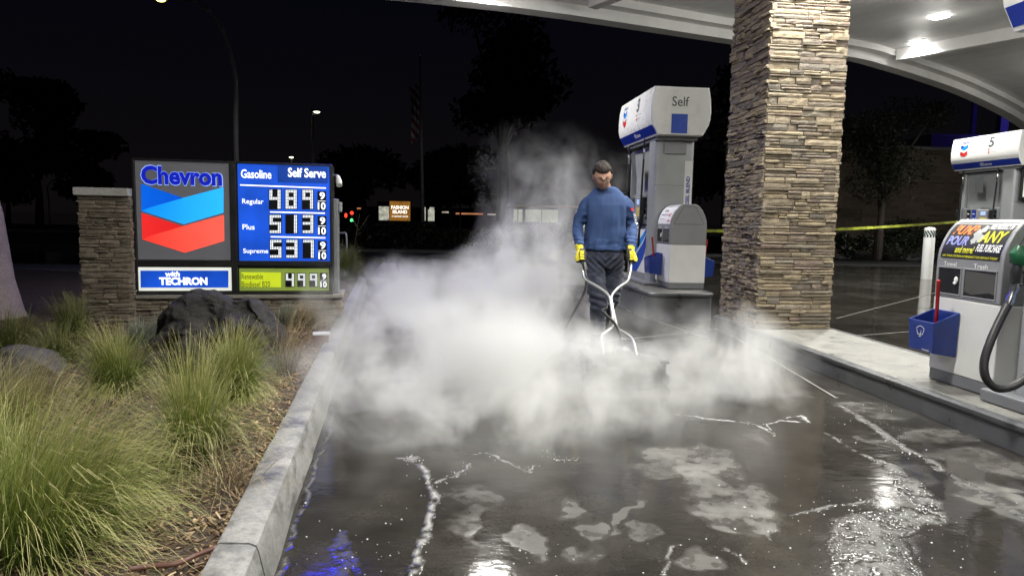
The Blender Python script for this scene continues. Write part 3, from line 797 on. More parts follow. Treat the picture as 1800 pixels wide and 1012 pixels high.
        m = MB(); put_poly(m, rect(-.09,.05,.90,1.02), (sg*.2855,-0.03 if sg<0 else .03,0), r, (0,0,1), .003); m.build('keypad', mat('keypad_yellow', (.6,.48,.12), .45), pod)
        for j in range(2):
            for i in range(4): MB().bb(sg*.286, sg*.292, -.115+j*.27, -.095+j*.27, .90+i*.03, .92+i*.03).build('key', white_ink, pod)
        for k, yy in enumerate((-.22, .27, .40)):
            m = MB(); put_poly(m, rect(yy*q-.045, yy*q+.045, .86, 1.16), (X_,0,0), r, (0,0,1), .003); pl = m.build('grade_button_panel', (blue_m if k == 1 else black_m), e)
            for j in range(3):
                m = MB(); put_poly(m, rect(yy*q-.03, yy*q+.02, .90+j*.09, .915+j*.09), (X_,0,0), r, (0,0,1), .005); m.build('button_mark', white_ink, pl)
        m = MB(); put_poly(m, rect(-.18,.02,1.48,1.78), (sg*.18,0,0), r, (sg*.04,0,.41), .006); st = m.build('price_sticker', ink_m, e)
        # hoses with swivels and nozzles
        for yy, xo in ((-.30, .315), (.56, .285)):
            h = MB(); hx_ = sg*xo
            pts = catmull([(hx_,yy,1.92),(hx_,yy,1.72),(hx_+sg*.005,yy+.01,1.45),(hx_+sg*.01,yy+.02,1.1),(hx_+sg*.02,yy+.02,.72),(hx_+sg*.01,yy+.06,.52),(hx_-sg*.0,yy+.13,.50),(hx_-sg*.02,yy+.17,.66),(hx_-sg*.04,yy+.14,.86),(hx_-sg*.05,yy+.12,.95)], 5)
            h.tube(pts, .014, 8); ho = h.build('hose', rubber_m, e, smooth='all')
            MB().tube([(hx_,yy,1.88),(hx_,yy,1.80),(hx_,yy,1.79),(hx_,yy,1.72),(hx_,yy,1.71),(hx_,yy,1.66)], [.010,.012,.020,.020,.014,.014], 10).build('swivel', chrome_m, ho, smooth=True)
            nz = MB(); nz.tube([(hx_-sg*.05,yy+.12,.92),(hx_-sg*.06,yy+.12,1.0),(hx_-sg*.07,yy+.11,1.10)], [.017,.026,.022], 10); nz.build('nozzle', black_m, e, smooth=True)
            MB().bb(hx_-sg*.03, hx_-sg*.10, yy+.08, yy+.16, 1.0, 1.16).build('nozzle_boot', black_m, e, bevel=.01)
    return e
PUMP3 = make_pump('3', (2.015, 9.60, .331), IA, 0, 'tall white hooded pump numbered 3 behind the man')
PUMP5 = make_pump('5', (9.00, 12.80, .331), IA, 0, 'white hooded pump numbered 5 in front of the dark stone wall')
PUMPN = make_pump('6', (3.175, 3.22, .330), IA+math.pi, .171, 'pump at the right edge, only its hood corner and green nozzle in view')
# video screen hanging beside the number five pump
scr = empty('video_screen', (8.86+.05, 12.13, 1.95), IA, 'black framed video screen showing people on the end of pump five', 'screen')
MB().bb(-.04,.40,-.05,0,-.30,.32).build('frame', black_m, scr, bevel=.02)
MB().bb(.0,.36,-.054,-.0505,-.24,.26).build('display', emis('screen_white', (.75,.78,.70), .8), scr)
m = MB(); put_text(m, 'HEY', (0,-.055,0), (1,0,0), (0,0,1), .03,.22,.19,.24, offset=.03); put_text(m, 'SAVE NOW', (0,-.055,0), (1,0,0), (0,0,1), .03,.30,-.22,-.18); m.build('display_lettering', emis('screen_black', (.02,.03,.02), .2), scr)
m = MB(); put_poly(m, [(.02,-.12),(.16,-.12),(.17,.02),(.12,.10),(.06,.09),(.02,.0)], (0,-.055,0), (1,0,0), (0,0,1)); m.build('display_figure', emis('screen_blue', (.05,.18,.45), .7), scr)
m = MB(); put_poly(m, [(.17,-.12),(.33,-.12),(.33,.08),(.26,.15),(.19,.08)], (0,-.055,0), (1,0,0), (0,0,1)); m.build('display_figure', emis('screen_green', (.10,.40,.08), .7), scr)

# green nozzle and looping hose of the near pump
def lpt(px, py, Y): return PUMPN_M @ at(px, py, Y)
PUMPN_M = Matrix.Rotation(-(IA+math.pi), 4, 'Z') @ Matrix.Translation(-Vector((3.175, 3.22, .330)))
nz = MB().tube([lpt(1793,432,3.55), lpt(1790,444,3.55), lpt(1792,456,3.55), lpt(1800,465,3.54)], [.018,.040,.042,.03], 12).build('nozzle_cover', green_m, PUMPN, smooth=True)
MB().tube([lpt(1789,464,3.55), lpt(1786,478,3.55), lpt(1784,498,3.55)], [.020,.028,.024], 12).build('nozzle_grip', black_m, nz, smooth=True)
MB().tube([lpt(1790,470,3.55), lpt(1802,482,3.55), lpt(1801,500,3.55), lpt(1788,502,3.55)], .006, 8).build('trigger_guard', black_m, nz, smooth=True)
MB().tube([lpt(1784,498,3.55), lpt(1783,508,3.55), lpt(1779,516,3.55), lpt(1776,524,3.55), lpt(1772,536,3.55)], [.018,.021,.016,.022,.021], 12).build('swivel', chrome_m, nz, smooth=True)
MB().tube(catmull([lpt(1773,534,3.55), lpt(1758,562,3.53), lpt(1741,600,3.50), lpt(1730,636,3.48), lpt(1733,664,3.46), lpt(1752,682,3.45), lpt(1782,678,3.45), lpt(1812,655,3.46), lpt(1840,610,3.48), lpt(1856,560,3.5)], 6), .0205, 12).build('looping_hose', rubber_m, PUMPN, smooth='all')

# ------------------------------------------------------------------ towel and trash bins
BP = [(.23,0),(.23,.78),(.222,.85),(.20,.91),(.168,.97),(.125,1.02),(.085,1.045)]
def bx(z):
    for (a, b), (c, d) in zip(BP[1:], BP[2:]):
        if b <= z <= d: return a+(c-a)*(z-b)/(d-b)
    return .23 if z < .78 else .085
def make_bin(loc, rz, label, poster, sides, zs=1.0):
    e = empty('service_bin', loc, rz); tag(e, label, 'waste bin', 'towel and trash units beside the pumps')
    L = .265
    full = BP+[(-a, z) for a, z in reversed(BP)]
    def body(z0, z1, name, mt, infl=0.0, l=L):
        pr = [(bx(z)+infl, z) for z in sorted(set([z0, z1]+[q for _, q in BP if z0 < q < z1]))]
        if z1 > 1.04: pr = pr
        pts = pr+[(-a, z) for a, z in reversed(pr)]
        return MB().rings([[Vector((x, -l, z)) for x, z in pts], [Vector((x, l, z)) for x, z in pts]]).build(name, mt, e, smooth=True, bevel=.006)
    body(0.0, .075, 'kick_plate', grey_d, -.004, L-.004)
    body(.075, .545, 'lower_body', white_p)
    up = body(.547, 1.045, 'upper_body', grey_l)
    for sg in (-1, 1):
        r = (0, 1, 0) if sg > 0 else (0, -1, 0); O = (sg*.2305, 0, 0)
        # openings: flat near-black plates painting the dark of the pockets, with frames
        for (a, b_, nm) in ((-.235, -.05, 'Towel'), (-.015, .225, 'Trash')):
            y0, y1 = (a, b_) if sg > 0 else (-b_, -a)
            y0, y1 = min(y0, y1), max(y0, y1)
            fr = MB(); t_ = .009
            X0, X1 = sg*.2295, sg*.236
            fr.bb(X0,X1,y0-t_,y1+t_,.575-t_,.575); fr.bb(X0,X1,y0-t_,y1+t_,.735,.735+t_); fr.bb(X0,X1,y0-t_,y0,.575,.735); fr.bb(X0,X1,y1,y1+t_,.575,.735)
            op = MB().bb(sg*.2306, sg*.2315, y0, y1, .575, .735).build('opening', mat('pocket_dark_paint', (.006,.006,.007), .6), up)
            fr.build('opening_frame', grey_l, op, bevel=.002)
            m = MB(); c = (a+b_)/2; put_text(m, nm, O, r, (0,0,1), c-.055, c+.055, .748, .777, offset=.02); m.build('opening_lettering', white_ink, up)
            if nm == 'Trash':
                m = MB(); ca = c-.115
                put_poly(m, [(ca,.60),(ca+.06,.585),(ca+.19,.61),(ca+.235,.60),(ca+.235,.72),(ca,.73)], O, r, (0,0,1), .0022); m.build('flap', mat('flap_grey', (.075,.072,.068), .5), op)
            else:
                m = MB(); yc = (y0+.03) if sg > 0 else (y0+.03)
                m.ell((sg*.235, yc, .665), (.008,.016,.022), 8, 6); m.ell((sg*.238, yc+.005, .645), (.008,.014,.012), 8, 6); m.build('paper_towel', white_ink, op, smooth='all')
        # poster on the curved lid
        z0, z1 = .80, 1.028
        n_ = 8; ps = MB(); rows = []
        for i in range(n_+1):
            z = z0+(z1-z0)*i/n_
            rows.append([Vector((sg*(bx(z)+.003), -.235, z)), Vector((sg*(bx(z)+.003), .235, z))])
        ps.rings(rows, cap=False, close=False)
        po = ps.build('poster', inkb_m if poster == 'bright' else white_ink, up, smooth='all')
        def press(mb, lift=.0055):
            mb.v = [(sg*(bx(v[2])+lift), v[1], v[2]) for v in mb.v]; return mb
        if poster == 'bright':
            # heights are squeezed where the lid leans back
            T = [('PUMP', -.205, -.02, .948, 1.008, mat('orange_ink', (.78,.22,.05), .5)), ('POUR', -.215, -.045, .882, .94, mat('violet_ink', (.30,.32,.72), .5)),
                 ('and more!', -.12, .03, .835, .88, yellow_m), ('FREE PRODUCT IN', .06, .23, .985, 1.015, white_ink), ('ANY', .035, .225, .905, .975, yellow_m),
                 ('FUEL PURCHASE', .045, .228, .85, .895, white_ink), ('ASK YOUR STATION ATTENDANT FOR DETAILS TODAY', -.22, .225, .808, .822, yellow_m)]
            for s_, a, b_, c, d, mt in T:
                m = MB(); put_text(m, s_, (0,0,0), r, (0,0,1), a, b_, c, d, offset=.03, shear=.2); press(m).build('poster_lettering', mt, po)
            m = MB()
            for q, (cx, cz, rr_) in enumerate(((.0,.955,.035),(.03,.985,.026),(-.005,.915,.026),(.035,.93,.03))):
                put_poly(m, [(cx+rr_*math.cos(k*math.pi/5)*(1 if k%2 else .72), cz+rr_*math.sin(k*math.pi/5)*(1 if k%2 else .72)) for k in range(10)], (0,0,0), r, (0,0,1))
            m.v = [(sg*(bx(v[2])+.0045), v[1], v[2]) for v in m.v]; m.build('poster_picture', mat('foam_grey', (.42,.43,.42), .5), po)
        else:
            m = MB(); put_text(m, 'Car care', (0,0,0), r, (0,0,1), -.12, .02, .95, .985, offset=.01); put_text(m, 'made easy here', (0,0,0), r, (0,0,1), -.18, .10, .90, .93, offset=.01); put_text(m, 'ask inside for yours', (0,0,0), r, (0,0,1), -.18, .02, .85, .87, offset=.0)
            press(m).build('poster_lettering', mat('maroon_ink', (.10,.02,.05), .5), po)
            m = MB(); put_poly(m, [(.10,.83),(.19,.835),(.20,.90),(.16,.94),(.11,.92)], (0,0,0), r, (0,0,1)); press(m).build('poster_picture', red_v, po)
    # end doors
    for sg in (-1, 1):
        r = (1,0,0) if sg < 0 else (-1,0,0); O = (0, sg*(L+.0005), 0)
        m = MB(); k = .004
        segs = [((-.195,.80),(.195,.80)),((-.195,.80),(-.07,1.02)),((.195,.80),(.07,1.02)),((-.07,1.02),(.07,1.02))]
        for (a, b_), (c, d) in segs:
            v = Vector((c-a, d-b_)).normalized(); w = Vector((-v.y, v.x))*k*.5
            put_poly(m, [(a-w.x,b_-w.y),(c-w.x,d-w.y),(c+w.x,d+w.y),(a+w.x,b_+w.y)], O, r, (0,0,1), .002)
        m.build('door_seam', inkb_m, up)
        MB().ell((0, sg*(L+.002), 1.0), (.008,.004,.008), 8, 5).build('lock', chrome_m, up, smooth='all')
    return e
BIN_N = make_bin((3.025, 4.215, .160), IA, 'grey and white towel and trash unit with bright poster at right', 'bright', (-1,))
BIN_3 = make_bin((2.135, 8.70, .333), IA, 'small grey and white waste unit in front of pump three', 'plain', (-1, 1))
# squeegee buckets
def bucket(loc, rz, label, flip=1):
    """open topped bucket hooked on the side, its back against x=0, opening outward to -x"""
    e = empty('squeegee_bucket', loc, rz); tag(e, label, 'bucket', 'blue windscreen wash buckets')
    W, D, H, S = .115, .175, .27, .065
    def ring(zf, zb, ins, taper=0):
        x0, x1 = -D+ins+taper, -.004-ins
        y0, y1 = -W+ins+taper*.6, W-ins-taper*.6
        return [Vector((x0,y0,zf)), Vector((x1,y0,zb)), Vector((x1,y1,zb)), Vector((x0,y1,zf))]
    m = MB().rings([ring(.012,-.012,.0,.010), ring(H-S,H,.0,0), ring(H-S,H,.010,0), ring(H-S-.10,H-.13,.012,0)])
    m.build('bucket_shell', blue_b, e, bevel=.005)
    MB().rings([ring(H-S-.060,H-.100,.013,0), ring(H-S-.055,H-.095,.013,0)]).build('wash_water', mat('dark_water', (.006,.012,.03), .08), e)
    hd = MB().tube([(-.07,.0,.10),(-.095,-.03,.25),(-.135,-.075,.46)], [.011,.011,.012], 10).build('squeegee_handle', red_m, e, smooth=True)
    MB().ell((-.135,-.075,.462), (.013,.013,.012), 10, 6).build('handle_cap', red_m, hd, smooth='all')
    m = MB(); O = (-D+.004, 0, 0); r = (0,-1,0)
    import itertools
    pts = [(-.035+.07*k/8, .155+.016*math.sin(math.pi*k/8)) for k in range(9)]
    def line(m, pts, w=.002, lift=.004):
        for (a, b_), (c, d) in zip(pts, pts[1:]):
            v = Vector((c-a, d-b_)); v = v.normalized() if v.length else Vector((1,0)); n_ = Vector((-v.y, v.x))*w
            put_poly(m, [(a-n_.x,b_-n_.y),(c-n_.x,d-n_.y),(c+n_.x,d+n_.y),(a+n_.x,b_+n_.y)], O, r, (0,0,1), lift)
    line(m, pts); line(m, [(-.035,.155),(-.022,.118),(.022,.118),(.035,.155)]); line(m, [(0,.105),(.008,.145)]); line(m, [(-.01,.105),(.01,.105)])
    put_text(m, 'Squeegee', (-D+.009,0,0), r, (0,0,1), .02,.085,.018,.032, offset=.01, lift=.004)
    m.build('wiper_mark', white_ink, e)
    return e
def onbin(B, x, y, z, rz=0): return B.matrix_basis @ Vector((x, y, z))
for B in (BIN_N, BIN_3): B.matrix_basis = Matrix.Translation(B.location) @ Matrix.Rotation(IA, 4, 'Z')
bucket(onbin(BIN_N, -.232, .135, .195), IA, 'blue bucket with dark red handle hooked on the near unit')
bucket(onbin(BIN_3, -.232, .10, .16), IA, 'blue bucket with red squeegee on the far unit, left side')
bucket(onbin(BIN_3, .232, -.02, .14), IA+math.pi, 'paler blue bucket on the far unit, right side, towards the stone column')

# caution tape
t = NT('caution_tape'); co = t.coord('UV'); 
co = t.coord('Object'); sp = t.n('ShaderNodeSeparateXYZ'); t.l(co, sp.inputs[0])
ph = t.math('FRACT', t.math('MULTIPLY', sp.outputs['X'], 3.1)); nzt = t.noise(t.mapping(co,(60,60,220)), 1.0, 3)
mk = t.math('MULTIPLY', t.math('LESS_THAN', ph, .62), t.math('GREATER_THAN', nzt, .53))
c = t.mix(mk, (.36,.40,.05), (.05,.05,.02)); t.bsdf(Base_Color=c, Roughness=.35)
m = MB(); A_ = at(1205, 405, 9.05); B_ = at(1684, 390, 12.35); rows = []
mid_ = at(1470, 403, 10.6)
P_ = catmull([A_, (A_+mid_)/2+Vector((0,0,-.02)), mid_, (B_+mid_)/2+Vector((0,0,-.01)), B_], 12)
for i, p in enumerate(P_):
    tw = .35*math.sin(i*.35)
    u = Vector((math.sin(tw)*.25, -math.sin(tw), math.cos(tw)))*.021
    rows.append([p-u, p+u, p+u+Vector((.001,.002,0)), p-u+Vector((.001,.002,0))])
m.rings(rows); o = m.build('caution_tape', t.m, None); tag(o, 'yellow caution tape stretched behind the stone column between two pumps', 'tape')
# white bollard
bo = empty('bollard', (9.298, 15.296, 0), 0, 'white round bollard standing on the wet ground left of the near bin', 'bollard')
MB().lathe((0,0,0), [(.115,0),(.115,1.10),(.105,1.135),(.06,1.15),(.02,1.155)]).build('post', white_p, bo, smooth=True)
m = MB(); n_ = 36
for k in range(n_):
    for j in range(5):
        if (k*4+j*3) % 12 >= 8: continue
        a0, a1 = 2*math.pi*k/n_, 2*math.pi*(k+1)/n_; z0_, z1_ = .93+j*.03, .93+(j+1)*.03
        m.add([(.1175*math.cos(a), .1175*math.sin(a), z) for a, z in ((a0,z0_),(a1,z0_),(a1,z1_),(a0,z1_))], [(0,1,2,3)])
m.build('striped_band', mat('dark_green_film', (.02,.05,.045), .4), bo)
# ------------------------------------------------------------------ price sign with stone base and pillar
SA = at(240, 515, 6.42); SB = at(586, 519, 6.78)
SR = (SB-SA); SR.z = 0; SR.normalize(); SN = SR.cross(Vector((0,0,1))).normalized()     # points to the camera
SO = Vector((SA.x, SA.y, 0))
def sp2(px, py, off=0.0):
    d = ray(px, py); c0 = Vector((0,0,CAMH)); t_ = ((SO+SN*off)-c0).dot(SN)/d.dot(SN); p = c0+d*t_-SO
    return (p.dot(SR), p.z)
def sc_(cx, cy): return sp2(220+cx*.27663, 260+cy*.27668)
sgn = empty('price_sign', SO, math.atan2(SR.y, SR.x), 'lit fuel price sign with red and blue chevrons, blue price board and green biodiesel panel', 'sign')
ZU = (0,0,1); RX = (1,0,0); OO = (0,0,0)
def plate(name, mt, c0, c1, y0, y1, parent, th=.02, bev=.004):       # box whose front sits y0 in front of the plane
    (a, b_), (c, d) = c0, c1
    return MB().bb(min(a,c), max(a,c), -y1, -y0, min(b_,d), max(b_,d)).build(name, mt, parent, bevel=bev)
frame_m = mat('sign_frame_black', (.018,.018,.019), .35, var=.1, dirt=.2)
TL, TR, BL, BR_ = sp2(233,277), sp2(584,290), sp2(240,515), sp2(586,519)
x0, x1 = (TL[0]+BL[0])/2, (TR[0]+BR_[0])/2; zt, zb = (TL[1]+TR[1])/2, (BL[1]+BR_[1])/2
MB().bb(x0,x1,.0,.34,zb,zt).build('sign_cabinet', frame_m, sgn, bevel=.008)
fr = MB(); fw = .022
xm0, xm1 = sc_(672,500)[0], sc_(712,500)[0]; zm0, zm1 = sc_(380,742)[1], sc_(380,716)[1]
for a, b_, c, d in ((x0,x1,zt-fw,zt),(x0,x1,zb,zb+fw),(x0,x0+fw,zb,zt),(x1-fw,x1,zb,zt),(xm0,xm1,zb,zt),(x0,x1,zm0-.008,zm1)):
    pass
fr.bb(x0,x1,-.03,-.001,zt-fw,zt); fr.bb(x0,x1,-.03,-.001,zb,zb+fw); fr.bb(x0,x0+fw,-.0301,-.001,zb+fw,zt-fw); fr.bb(x1-fw,x1,-.0301,-.001,zb+fw,zt-fw)
fr.bb(xm0,xm1,-.0302,-.001,zb+fw,zt-fw); fr.bb(x0+fw,xm0,-.0295,-.001,zm0-.004,zm1+.004); fr.bb(xm1,x1-fw,-.0295,-.001,zm0-.004,zm1+.004)
fr.build('frame', frame_m, sgn, bevel=.004)
# side service cover with bracket lamps
sv = MB().bb(x1+.001,x1+.05,.03,.30,zb-.03,zt-.33).build('side_cover', grey_d, sgn, bevel=.01)
MB().bb(x1+.05,x1+.085,.08,.20,zt-.46,zt-.36).build('junction_box', grey_l, sv, bevel=.01)
lp = MB().tube([(x1,.10,zt-.10),(x1+.04,.08,zt-.10),(x1+.05,.06,zt-.13)], [.012,.012,.012], 8).build('lamp_bracket', grey_l, sgn)
MB().tube([(x1+.045,.07,zt-.11),(x1+.06,.03,zt-.16),(x1+.065,.0,zt-.20)], [.02,.032,.03], 10).build('sensor_head', white_p, lp, smooth=True)
def panel(name, mt, c0, c1, off=-.012):
    (a, b_), (c, d) = sc_(*c0), sc_(*c1); a, c = sorted((a, c)); b_, d = sorted((b_, d))
    return MB().bb(a, c, off, off+.011, b_, d).build(name, mt, sgn)
OFF = .0125
pan_grey = mat('sign_panel_grey', (.10,.10,.105), .45, var=.05, vs=2, dirt=.15, emit=(.07,.07,.078), es=.75)
lp1 = panel('logo_panel', pan_grey, (63,72), (672,712))
pan_blue = emis('panel_blue_lit', (.008,.075,.56), .95, .38, 2.6)
pp = panel('price_panel', pan_blue, (714,97), (1303,722))
tp = panel('brand_panel', emis('panel_cream_lit', (.80,.83,.74), .85, .1), (80,757), (680,905))
gp_ = panel('biodiesel_panel', emis('panel_olive_lit', (.20,.27,.05), .75, .15), (726,765), (1295,905))
def spoly(pts, mt, name, parent, lift=OFF+.002):
    m = MB(); put_poly(m, [sc_(*p) for p in pts], OO, RX, ZU, lift); return m.build(name, mt, parent)
def stext(s_, c, mt, name, parent, offset=.02, lift=OFF+.003, shear=0):
    (a, b_), (c_, d) = sc_(c[0], c[3]), sc_(c[1], c[2]); m = MB(); put_text(m, s_, OO, RX, ZU, a, c_, b_, d, offset=offset, lift=lift, shear=shear); return m.build(name, mt, parent)
def glow(name, c0, c1, st=1.0):
    """translucent lit face whose print runs from one tone to another"""
    if name in MATS: return MATS[name]
    t = NT(name); co = t.coord('Object'); sx = t.n('ShaderNodeSeparateXYZ'); t.l(co, sx.inputs[0])
    f = t.math('ADD', t.math('MULTIPLY', sx.outputs['X'], 1.1), t.math('MULTIPLY', t.noise(co, 2.5, 2), .35))
    c = t.ramp(f, [(.15, c0), (.95, c1)]); b = t.bsdf(Base_Color=c, Roughness=.3); t.l(c, b.inputs['Emission Color']); b.inputs['Emission Strength'].default_value = st
    MATS[name] = t.m; return t.m
b_lt = glow('chev_blue', (.0,.20,.80), (.02,.42,.98), .85); b_dk = glow('chev_dark_blue', (.002,.12,.70), (.0,.05,.50), .85)
r_lt = glow('chev_red', (.80,.03,.02), (.95,.10,.07), .85); r_dk = glow('chev_dark_red', (.78,.025,.025), (.55,.008,.01), .85)
edge = emis('letter_edge_glow', (.30,.45,.95), .9)
spoly([(103,227),(372,318),(107,400)], b_dk, 'blue_chevron_fold', lp1, OFF+.003)
spoly([(372,318),(627,250),(627,412),(375,485),(107,401),(150,382)], b_lt, 'blue_chevron', lp1, OFF+.0035)
spoly([(107,412),(370,497),(113,580)], r_dk, 'red_chevron_fold', lp1, OFF+.003)
spoly([(370,497),(630,425),(632,590),(383,665),(113,581),(160,560)], r_lt, 'red_chevron', lp1, OFF+.0035)
stext('Chevron', (101,622,122,236), edge, 'brand_letter_edge', lp1, offset=.05, lift=OFF+.002)
stext('Chevron', (107,616,127,231), emis('letter_blue', (.004,.012,.42), 1.0), 'brand_lettering', lp1, offset=.038, lift=OFF+.005)
# brand strip
br = spoly([(100,778),(658,778),(658,886),(102,886)], pan_blue, 'brand_field', tp)
lit_white = emis('lit_white', (.92,.95,1.0), 1.3)
stext('with', (258,350,782,816), lit_white, 'brand_lettering', tp, .035, OFF+.006, .12)
stext('TECHRON', (220,525,820,870), lit_white, 'brand_lettering', tp, .05, OFF+.006)
# price board
stext('Gasoline', (738,930,142,192), lit_white, 'price_lettering', pp, .02)
stext('Self Serve', (1036,1276,134,186), lit_white, 'price_lettering', pp, .025, OFF+.006)
cab_m = emis('panel_blue_dim', (.004,.045,.30), .9, .15)
(a, b_), (c, d) = sc_(972,218), sc_(1286,122)
MB().bb(a, c, -.017, -.0122, b_, d).build('self_serve_box', cab_m, pp, bevel=.003)
for nm, bxx in (('Regular', (746,880,326,364)), ('Plus', (748,824,486,518)), ('Supreme', (752,910,640,676))): stext(nm, bxx, lit_white, 'price_lettering', pp, .008)
def sline(x0_, y0_, x1_, y1_, w, mt, parent): spoly([(x0_,y0_+w),(x1_,y1_+w),(x1_,y1_-w),(x0_,y0_-w)], mt, 'divider_line', parent, OFF+.0025)
sline(732,236,1277,256,4,lit_white,pp); sline(922,407,1270,415,4,lit_white,pp); sline(926,564,1272,571,4,lit_white,pp)
SEG = {'0':'abcdef','1':'bc','3':'abgcd','4':'fgbc','5':'afgcd','7':'abc','8':'abcdefg','9':'abcfg'}
dig_bg = mat('display_black', (.006,.006,.009), .3)
dot_m = emis('led_white', (.93,.96,1.0), 1.15)
def digit(ch, x0_, x1_, y0_, y1_, parent, bgp=True):
    bgq = spoly([(x0_-3,y0_-4),(x1_+4,y0_-4),(x1_+4,y1_+4),(x0_-3,y1_+4)], dig_bg, 'display_window', parent, OFF+.0025) if bgp else parent
    m = MB(); NXD, NYD = 7, 13; cw, ch_ = (x1_-x0_)/NXD, (y1_-y0_)/NYD
    on = set()
    S = SEG[ch]
    for i in range(NXD):
        for j in range(NYD):
            s_ = ('a' in S and j < 2) or ('d' in S and j >= NYD-2) or ('g' in S and NYD//2-1 <= j <= NYD//2) or \
                 ('f' in S and i < 2 and j <= NYD//2) or ('e' in S and i < 2 and j >= NYD//2) or ('b' in S and i >= NXD-2 and j <= NYD//2) or ('c' in S and i >= NXD-2 and j >= NYD//2-1)
            if s_: on.add((i, j))
    for i, j in on:
        cx, cy_ = x0_+(i+.5)*cw, y0_+(j+.5)*ch_
        put_poly(m, [sc_(cx-cw*.36,cy_+ch_*.36), sc_(cx+cw*.36,cy_+ch_*.36), sc_(cx+cw*.36,cy_-ch_*.36), sc_(cx-cw*.36,cy_-ch_*.36)], OO, RX, ZU, OFF+.004)
    m.build('display_digit', dot_m, bgq)
for row, (y0_, y1_), s_, dx in ((0,(266,387),'489',0), (1,(426,541),'513',2), (2,(583,697),'537',5)):
    for k, ch in enumerate(s_):
        X0_, X1_ = ((917,990),(1020,1092),(1127,1195))[k]; digit(ch, X0_+dx, X1_+dx, y0_, y1_, pp)
for k, ch in enumerate('499'):
    X0_, X1_ = ((1022,1075),(1098,1146),(1174,1222))[k]; digit(ch, X0_, X1_, 797, 878, gp_)
for (y0_, y1_, xq, par) in ((282,393,1222,pp), (440,550,1224,pp), (596,706,1226,pp), (798,884,1238,gp_)):
    h = y1_-y0_; w = 52 if par is pp else 44
    bgq = spoly([(xq,y0_-6),(xq+w+4,y0_-6),(xq+w+4,y1_+5),(xq,y1_+5)], dig_bg, 'display_window', par, OFF+.0025)
    stext('9', (xq+14, xq+w-4, y0_, y0_+h*.42), dot_m, 'fraction_lettering', bgq, .03, OFF+.004)
    stext('10', (xq+3, xq+w, y0_+h*.58, y1_), dot_m, 'fraction_lettering', bgq, .03, OFF+.004)
    spoly([(xq+3,y0_+h*.52),(xq+w,y0_+h*.52),(xq+w,y0_+h*.49),(xq+3,y0_+h*.49)], dot_m, 'fraction_bar', bgq, OFF+.004)
spoly([(738,788),(992,790),(992,884),(738,882)], emis('panel_lime_lit', (.50,.60,.02), .9, .12), 'fuel_name_field', gp_)
dk_ink = mat('dark_olive_ink', (.02,.025,.005), .5)
stext('Renewable', (742,878,798,832), dk_ink, 'fuel_lettering', gp_, .0, OFF+.004); stext('Biodiesel B20', (742,922,846,882), dk_ink, 'fuel_lettering', gp_, .0, OFF+.004)

# stone base + pillar (one structure) with pale caps
grey_stone = stone_mat('ledge_stone_brown', [(0.0,(.085,.066,.05)),(.3,(.15,.118,.088)),(.6,(.20,.16,.12)),(.8,(.12,.10,.085)),(1.0,(.25,.20,.15))])
base = empty('stone_plinth', SO, math.atan2(SR.y, SR.x)); tag(base, 'brown ledgestone pillar and low wall carrying the lit price sign', 'stone wall')
rng2 = random.Random(4)
pl0 = sp2(146, 470, .06)[0]; pl1 = x0-.012; ptop = sp2(150, 344, .08)[1]
mb = MB(); mb.cur = .5
fd = .07                                                              # pillar stands forward of the sign
mb.bb(pl0+.01, pl1-.01, -fd+.01, .42, -.05, ptop)
ledge(mb, (pl0,-fd,-.05), (1,0,0), pl1-pl0, ptop+.05, rng2, depth=.026, hmin=.026, hmax=.06, wmin=.07, wmax=.24)
ledge(mb, (pl1,-fd,-.05), (0,1,0), .46, ptop+.05, rng2, depth=.018, hmin=.026, hmax=.06, wmin=.07, wmax=.2)
ledge(mb, (pl0,.42,-.05), (0,-1,0), .42+fd, ptop+.05, rng2, depth=.026, hmin=.026, hmax=.06, wmin=.07, wmax=.24)
mb.build('pillar', grey_stone, base, attr='stone')
capm = conc('cap_stone', (.42,.41,.38), (.56,.55,.52), .25)
MB().bb(pl0-.035, pl1+.006, -fd-.055, .47, ptop+.002, ptop+.075).build('pillar_cap', capm, base, bevel=.006)
bx1 = x1+.07; btop = zb-.035
mb = MB(); mb.cur = .5; mb.bb(pl1, bx1-.01, -.02, .40, -.05, btop)
ledge(mb, (pl1,-.03,-.05), (1,0,0), bx1-pl1, btop+.05, rng2, depth=.024, hmin=.026, hmax=.055, wmin=.07, wmax=.24)
ledge(mb, (bx1,-.03,-.05), (0,1,0), .43, btop+.05, rng2, depth=.024, hmin=.026, hmax=.055, wmin=.07, wmax=.24)
mb.build('low_wall', grey_stone, base, attr='stone')
MB().bb(pl1+.018, bx1+.03, -.075, .44, btop+.002, btop+.034).build('wall_cap', conc('cap_brown', (.20,.18,.155), (.29,.27,.235), .4), base, bevel=.005)

